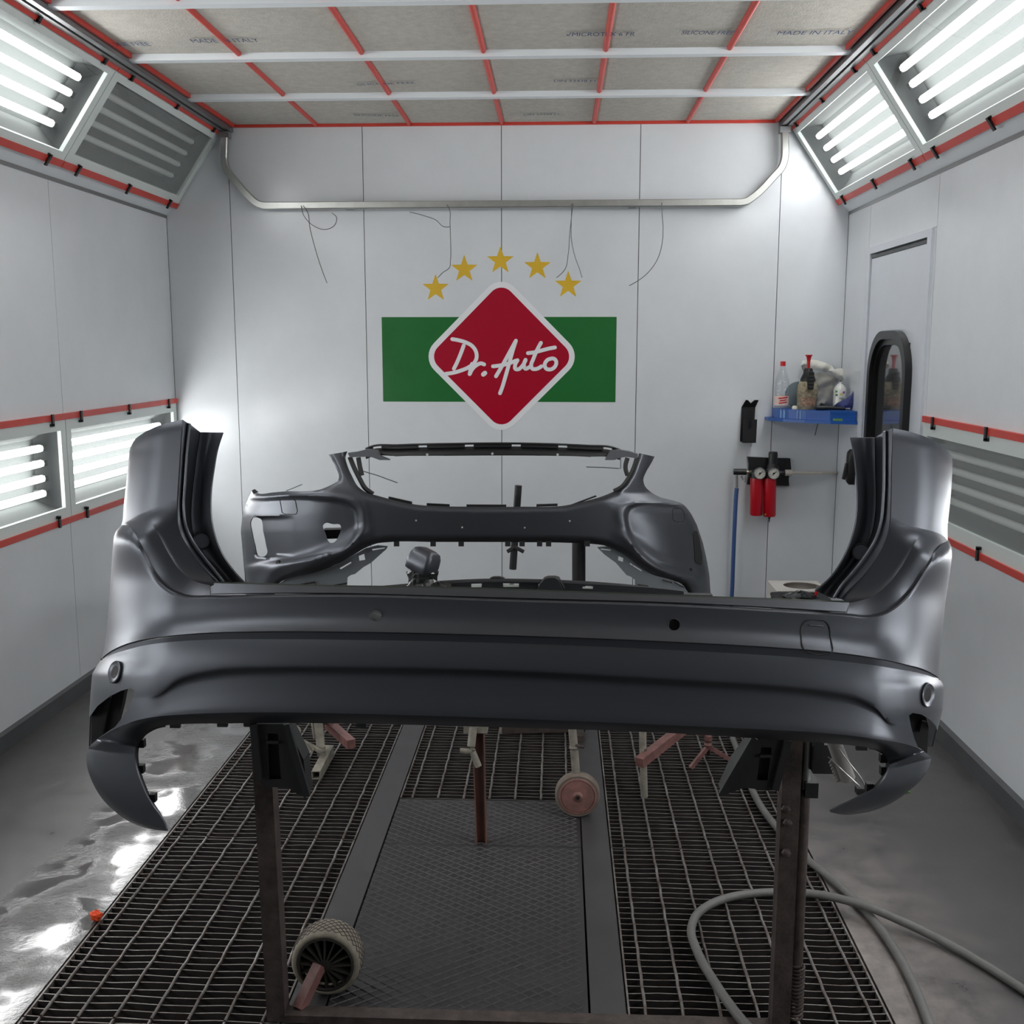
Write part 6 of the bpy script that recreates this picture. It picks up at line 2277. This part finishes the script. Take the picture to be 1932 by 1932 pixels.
M().prism([(tl_[0], 0), (trr[0], 0), (trr[0] + 0.012, 0.055), (trr[0] - 0.012, 0.055), (trr[0] - 0.03, 0.03), (tl_[0] + 0.03, 0.055), (tl_[0] + 0.018, 0.055)], (0, yA, tl_[2]), X_, np.array((0, -0.6, 0.8)), np.array((0, -0.8, -0.6)), 0.0, 0.003).build('top_prongs', BLACKP, t)
for u in (1404, 1419):
    M().lathe(wl_(u, 775, yA - 0.003), -Y_, [(0.004, 0), (0.003, 0.003), (0.0, 0.003)], 8).build('screw', RUST, t)

# compressed-air filter set
t = thing('air_filter', (1.58, 6.33, 0.66), 'black and red compressed-air filter set with two round gauges on the back wall', 'air filter')
pp_ = [(1411, 862), (1453, 864), (1491, 865), (1493, 886), (1488, 903), (1489, 917), (1410, 914), (1413, 895), (1413, 875)]
v = [wl_(a, b, 6.31) for a, b in pp_] + [wl_(a, b, 6.31) + Y_ * 0.026 for a, b in pp_]
n = len(pp_)
M().add(v, [tuple(range(n)), tuple(range(2 * n - 1, n - 1, -1))] + [(k, n + k, n + (k + 1) % n, (k + 1) % n) for k in range(n)]).build('mounting_plate', BLACKP, t)
REDB = mat('red_bowl', lin(186, 14, 34), 0.3)
for (u, top_, bot_) in ((1427.5, 900, 972), (1452.5, 900, 974)):
    a = wl_(u, top_, 6.245)
    b = wl_(u - 0.9, bot_, 6.245)
    L = float(np.linalg.norm(b - a))
    bw = M().lathe(a, b - a, [(0.036, 0.0), (0.0375, 0.01), (0.0375, L - 0.008), (0.034, L), (0.0, L)], 24).build('bowl', REDB, t, smooth=40)
    M().lathe(a + Z_ * 0.045, -Z_, [(0.02, 0.0), (0.038, 0.012), (0.040, 0.05), (0.0, 0.05)], 20).build('bowl_head', BLACKP, t, smooth=40)
    if u > 1440:
        M().lathe(b, b - a, [(0.007, 0.0), (0.006, 0.012), (0.003, 0.02), (0.003, 0.034), (0.0, 0.034)], 10).build('drain', BLACKP, bw)
        M().lathe(b + np.array((-0.03, -0.028, 0.015)), -Y_, [(0.006, 0), (0.006, 0.006), (0.0, 0.007)], 10).build('valve_pin', mat('brass', lin(190, 140, 60), 0.35, metal=0.8), bw)
GA = mat('gauge_face', lin(214, 214, 206), 0.4)
for (u, vv) in ((1434, 893.5), (1460, 893.5)):
    o = wl_(u, vv, 6.20)
    g_ = M().lathe(o + Y_ * 0.03, -Y_, [(0.03, 0.0), (0.035, 0.012), (0.0352, 0.03), (0.032, 0.034), (0.031, 0.030)], 26, cap=False).build('gauge_case', ALU, t, smooth=40)
    M().lathe(o + Y_ * 0.03, -Y_, [(0.032, 0.026), (0.031, 0.029), (0.0, 0.029)], 26).build('dial', GA, g_, smooth=40)
    M().beam(o + np.array((-0.008, -0.0005, -0.010)), o + np.array((0.014, -0.0005, 0.012)), 0.0035, 0.002, upv=(0, 1, 0)).build('pointer', BLACKM, g_)
    M().lathe(o + Y_ * 0.001, -Y_, [(0.006, 0), (0.005, 0.002), (0, 0.002)], 10).build('pointer_boss', BLACKM, g_)
    for k in range(9):
        w = math.radians(-45 + k * 270 / 8)
        e = np.array((math.cos(w), 0, math.sin(w)))
        M().beam(o + e * 0.021, o + e * 0.027, 0.002, 0.001, upv=(0, 1, 0)).build('tick', BLACKM, g_)
c = wl_(1457.5, 888, 6.25)
M().lathe(c, Z_, [(0.034, -0.01), (0.036, 0.02), (0.028, 0.035), (0.026, 0.05), (0.027, 0.10), (0.024, 0.112), (0.0, 0.112)], 20).build('regulator_knob', BLACKP, t, smooth=40)
M().tube([wl_(1412, 893, 6.25), wl_(1475, 893, 6.25)], 0.022, 12).build('manifold', BLACKP, t, smooth=40)
M().tube([wl_(1384, 890, 6.25), wl_(1408, 890.5, 6.25)], 0.0185, 14).build('outlet_valve', BLACKP, t, smooth=40)
M().tube([wl_(1408, 890.5, 6.25), wl_(1415, 891, 6.25)], 0.011, 12).build('brass_nipple', mat('pale_brass', lin(190, 170, 140), 0.35, metal=0.7), t, smooth=40)
M().tube([wl_(1389, 895, 6.25), wl_(1389.5, 908, 6.25), wl_(1390, 920, 6.25)], 0.0085, 10).build('coupling', ZINC, t, smooth=40)
M().tube([wl_(1399, 898, 6.25), wl_(1402, 906, 6.25), wl_(1406, 899, 6.25), wl_(1406, 910, 6.25)], 0.0055, 8).build('valve_lever', ZINC, t, smooth=40)
M().tube([wl_(1473, 892.5, 6.25), wl_(1482, 892, 6.25)], 0.013, 12).build('inlet', BLACKP, t, smooth=40)
M().tube([wl_(1481, 892, 6.25), wl_(1494, 892, 6.25)], 0.0185, 12).build('inlet_nut', mat('off_white_plastic', lin(206, 200, 190), 0.4), t, smooth=40)
tag(M().tube([wl_(1493, 892, 6.25), wl_(1540, 892.5, 6.26), wl_(1577, 892, 6.31), wl_(1578, 892, 6.338)], 0.0095, 12).build('air_pipe', MATS['off_white_plastic'], smooth=50), 'thin off-white air pipe running right from the filter set to the corner', 'pipe')
BH = mat('blue_hose', lin(58, 88, 140), 0.45)
hp = [wl_(u, v, Y) for u, v, Y in ((1390, 921, 6.25), (1389, 932, 6.25), (1386.5, 980, 6.25), (1384, 1040, 6.26), (1381, 1120, 6.27), (1377, 1180, 6.28))]
tag(M().tube(spline(hp, 30), 0.0125, 12).build('air_hose', BH, smooth=60), 'blue air hose hanging from the filter set on the back wall', 'hose')
# black lever box at the corner by the door
t = thing('door_closer', (1.99, 5.94, 0.92), 'black plastic latch box on the right wall half hidden by the bumper horn', 'latch')
loft_rings(M(), [rrect((x, 5.945, 1.01), Y_, Z_, a, b, 20, 4) for x, a, b in ((1.999, 0.034, 0.10), (1.965, 0.034, 0.10), (1.952, 0.026, 0.085))]).build('body', BLACKP, t, smooth=50)
M().beam((1.95, 5.945, 1.03), (1.935, 5.945, 0.94), 0.03, 0.012).build('lever', PRIMER_IN, t)

# cardboard box and things on it
t = thing('cardboard_box', (1.63, 5.75, 0), 'open white cardboard box on the floor by the back right corner', 'box')
bx0, bx1, by0, by1, bz = 1.520, 1.80, 5.62, 5.88, 0.365
CARD = mat('white_card', lin(214, 210, 204), 0.7, noise=0.1, nscale=10)
CARDB = mat('brown_card', lin(150, 118, 84), 0.75)
for (a, b, c, d) in ((bx0, bx1, by0, by0 + 0.006), (bx0, bx1, by1 - 0.006, by1), (bx0, bx0 + 0.006, by0 + 0.006, by1 - 0.006), (bx1 - 0.006, bx1, by0 + 0.006, by1 - 0.006)):
    M().box(a, b, c, d, 0.0, bz).build('side', CARD, t)
M().box(bx0 + 0.006, bx1 - 0.006, by0 + 0.006, by1 - 0.006, 0.002, 0.16).build('bottom', CARDB, t)
tp_ = ring_prism([(bx0 + 0.14 + 0.14 * math.copysign(min(1, abs(math.cos(k * math.pi / 16)) * 1.42), math.cos(k * math.pi / 16)), by0 + 0.13 + 0.13 * math.copysign(min(1, abs(math.sin(k * math.pi / 16)) * 1.42), math.sin(k * math.pi / 16))) for k in range(32)],
                 [(bx0 + 0.165 + 0.10 * math.cos(k * math.pi / 16), by0 + 0.14 + 0.09 * math.sin(k * math.pi / 16)) for k in range(32)], (0, 0, bz), X_, Y_, Z_, 0.0, 0.004)
tp_.build('torn_lid', CARD, t)
RP = mat('red_print', lin(176, 40, 44), 0.6)
for (a, b, z0_, z1_) in ((1.535, 1.560, 0.325, 0.352), (1.533, 1.566, 0.312, 0.318)):
    M().box(a, b, by0 - 0.001, by0 + 0.001, z0_, z1_).build('red_mark', RP, t)
for k in range(3):
    M().box(1.60, 1.63 + 0.01 * k, by0 - 0.001, by0 + 0.001, 0.34 - 0.012 * k, 0.343 - 0.012 * k).build('print_line', MATS['grey_print'], t)
# crumpled black film with a red clip, lying in front of the box on a crate hidden by the bumper
kx = np.array((at(1510, 1122, Y=5.4)[0], 5.4, 0.0))
ck = thing('black_crate', kx, 'black crate with film bundle and red clip in front of the white box', 'crate')
zt = float(at(1510, 1119, Y=5.4)[2])
loft_rings(M(), [rrect(kx + Z_ * h, X_, Y_, a, b, 24, 6) for h, a, b in ((0.0, 0.12, 0.10), (zt - 0.03, 0.14, 0.11), (zt - 0.02, 0.145, 0.115))]).build('crate', BLACKP, ck, smooth=30)
rnd = random.Random(9)
rings = []
for h, r in ((0.0, 0.10), (0.012, 0.085), (0.022, 0.05), (0.028, 0.015)):
    rings.append([kx + Z_ * (zt - 0.02 + h + rnd.uniform(-0.004, 0.006)) + X_ * (r + rnd.uniform(-0.012, 0.012)) * math.cos(2 * math.pi * k / 22) + Y_ * (r * 0.7 + rnd.uniform(-0.01, 0.01)) * math.sin(2 * math.pi * k / 22) for k in range(22)])
loft_rings(M(), rings).build('film_bundle', FOIL, ck)
M().tube([kx + np.array((0.075, -0.02, zt - 0.005)), kx + np.array((0.078, -0.02, zt + 0.02))], 0.008, 8).build('red_clip', MATS['red_plastic'], ck)
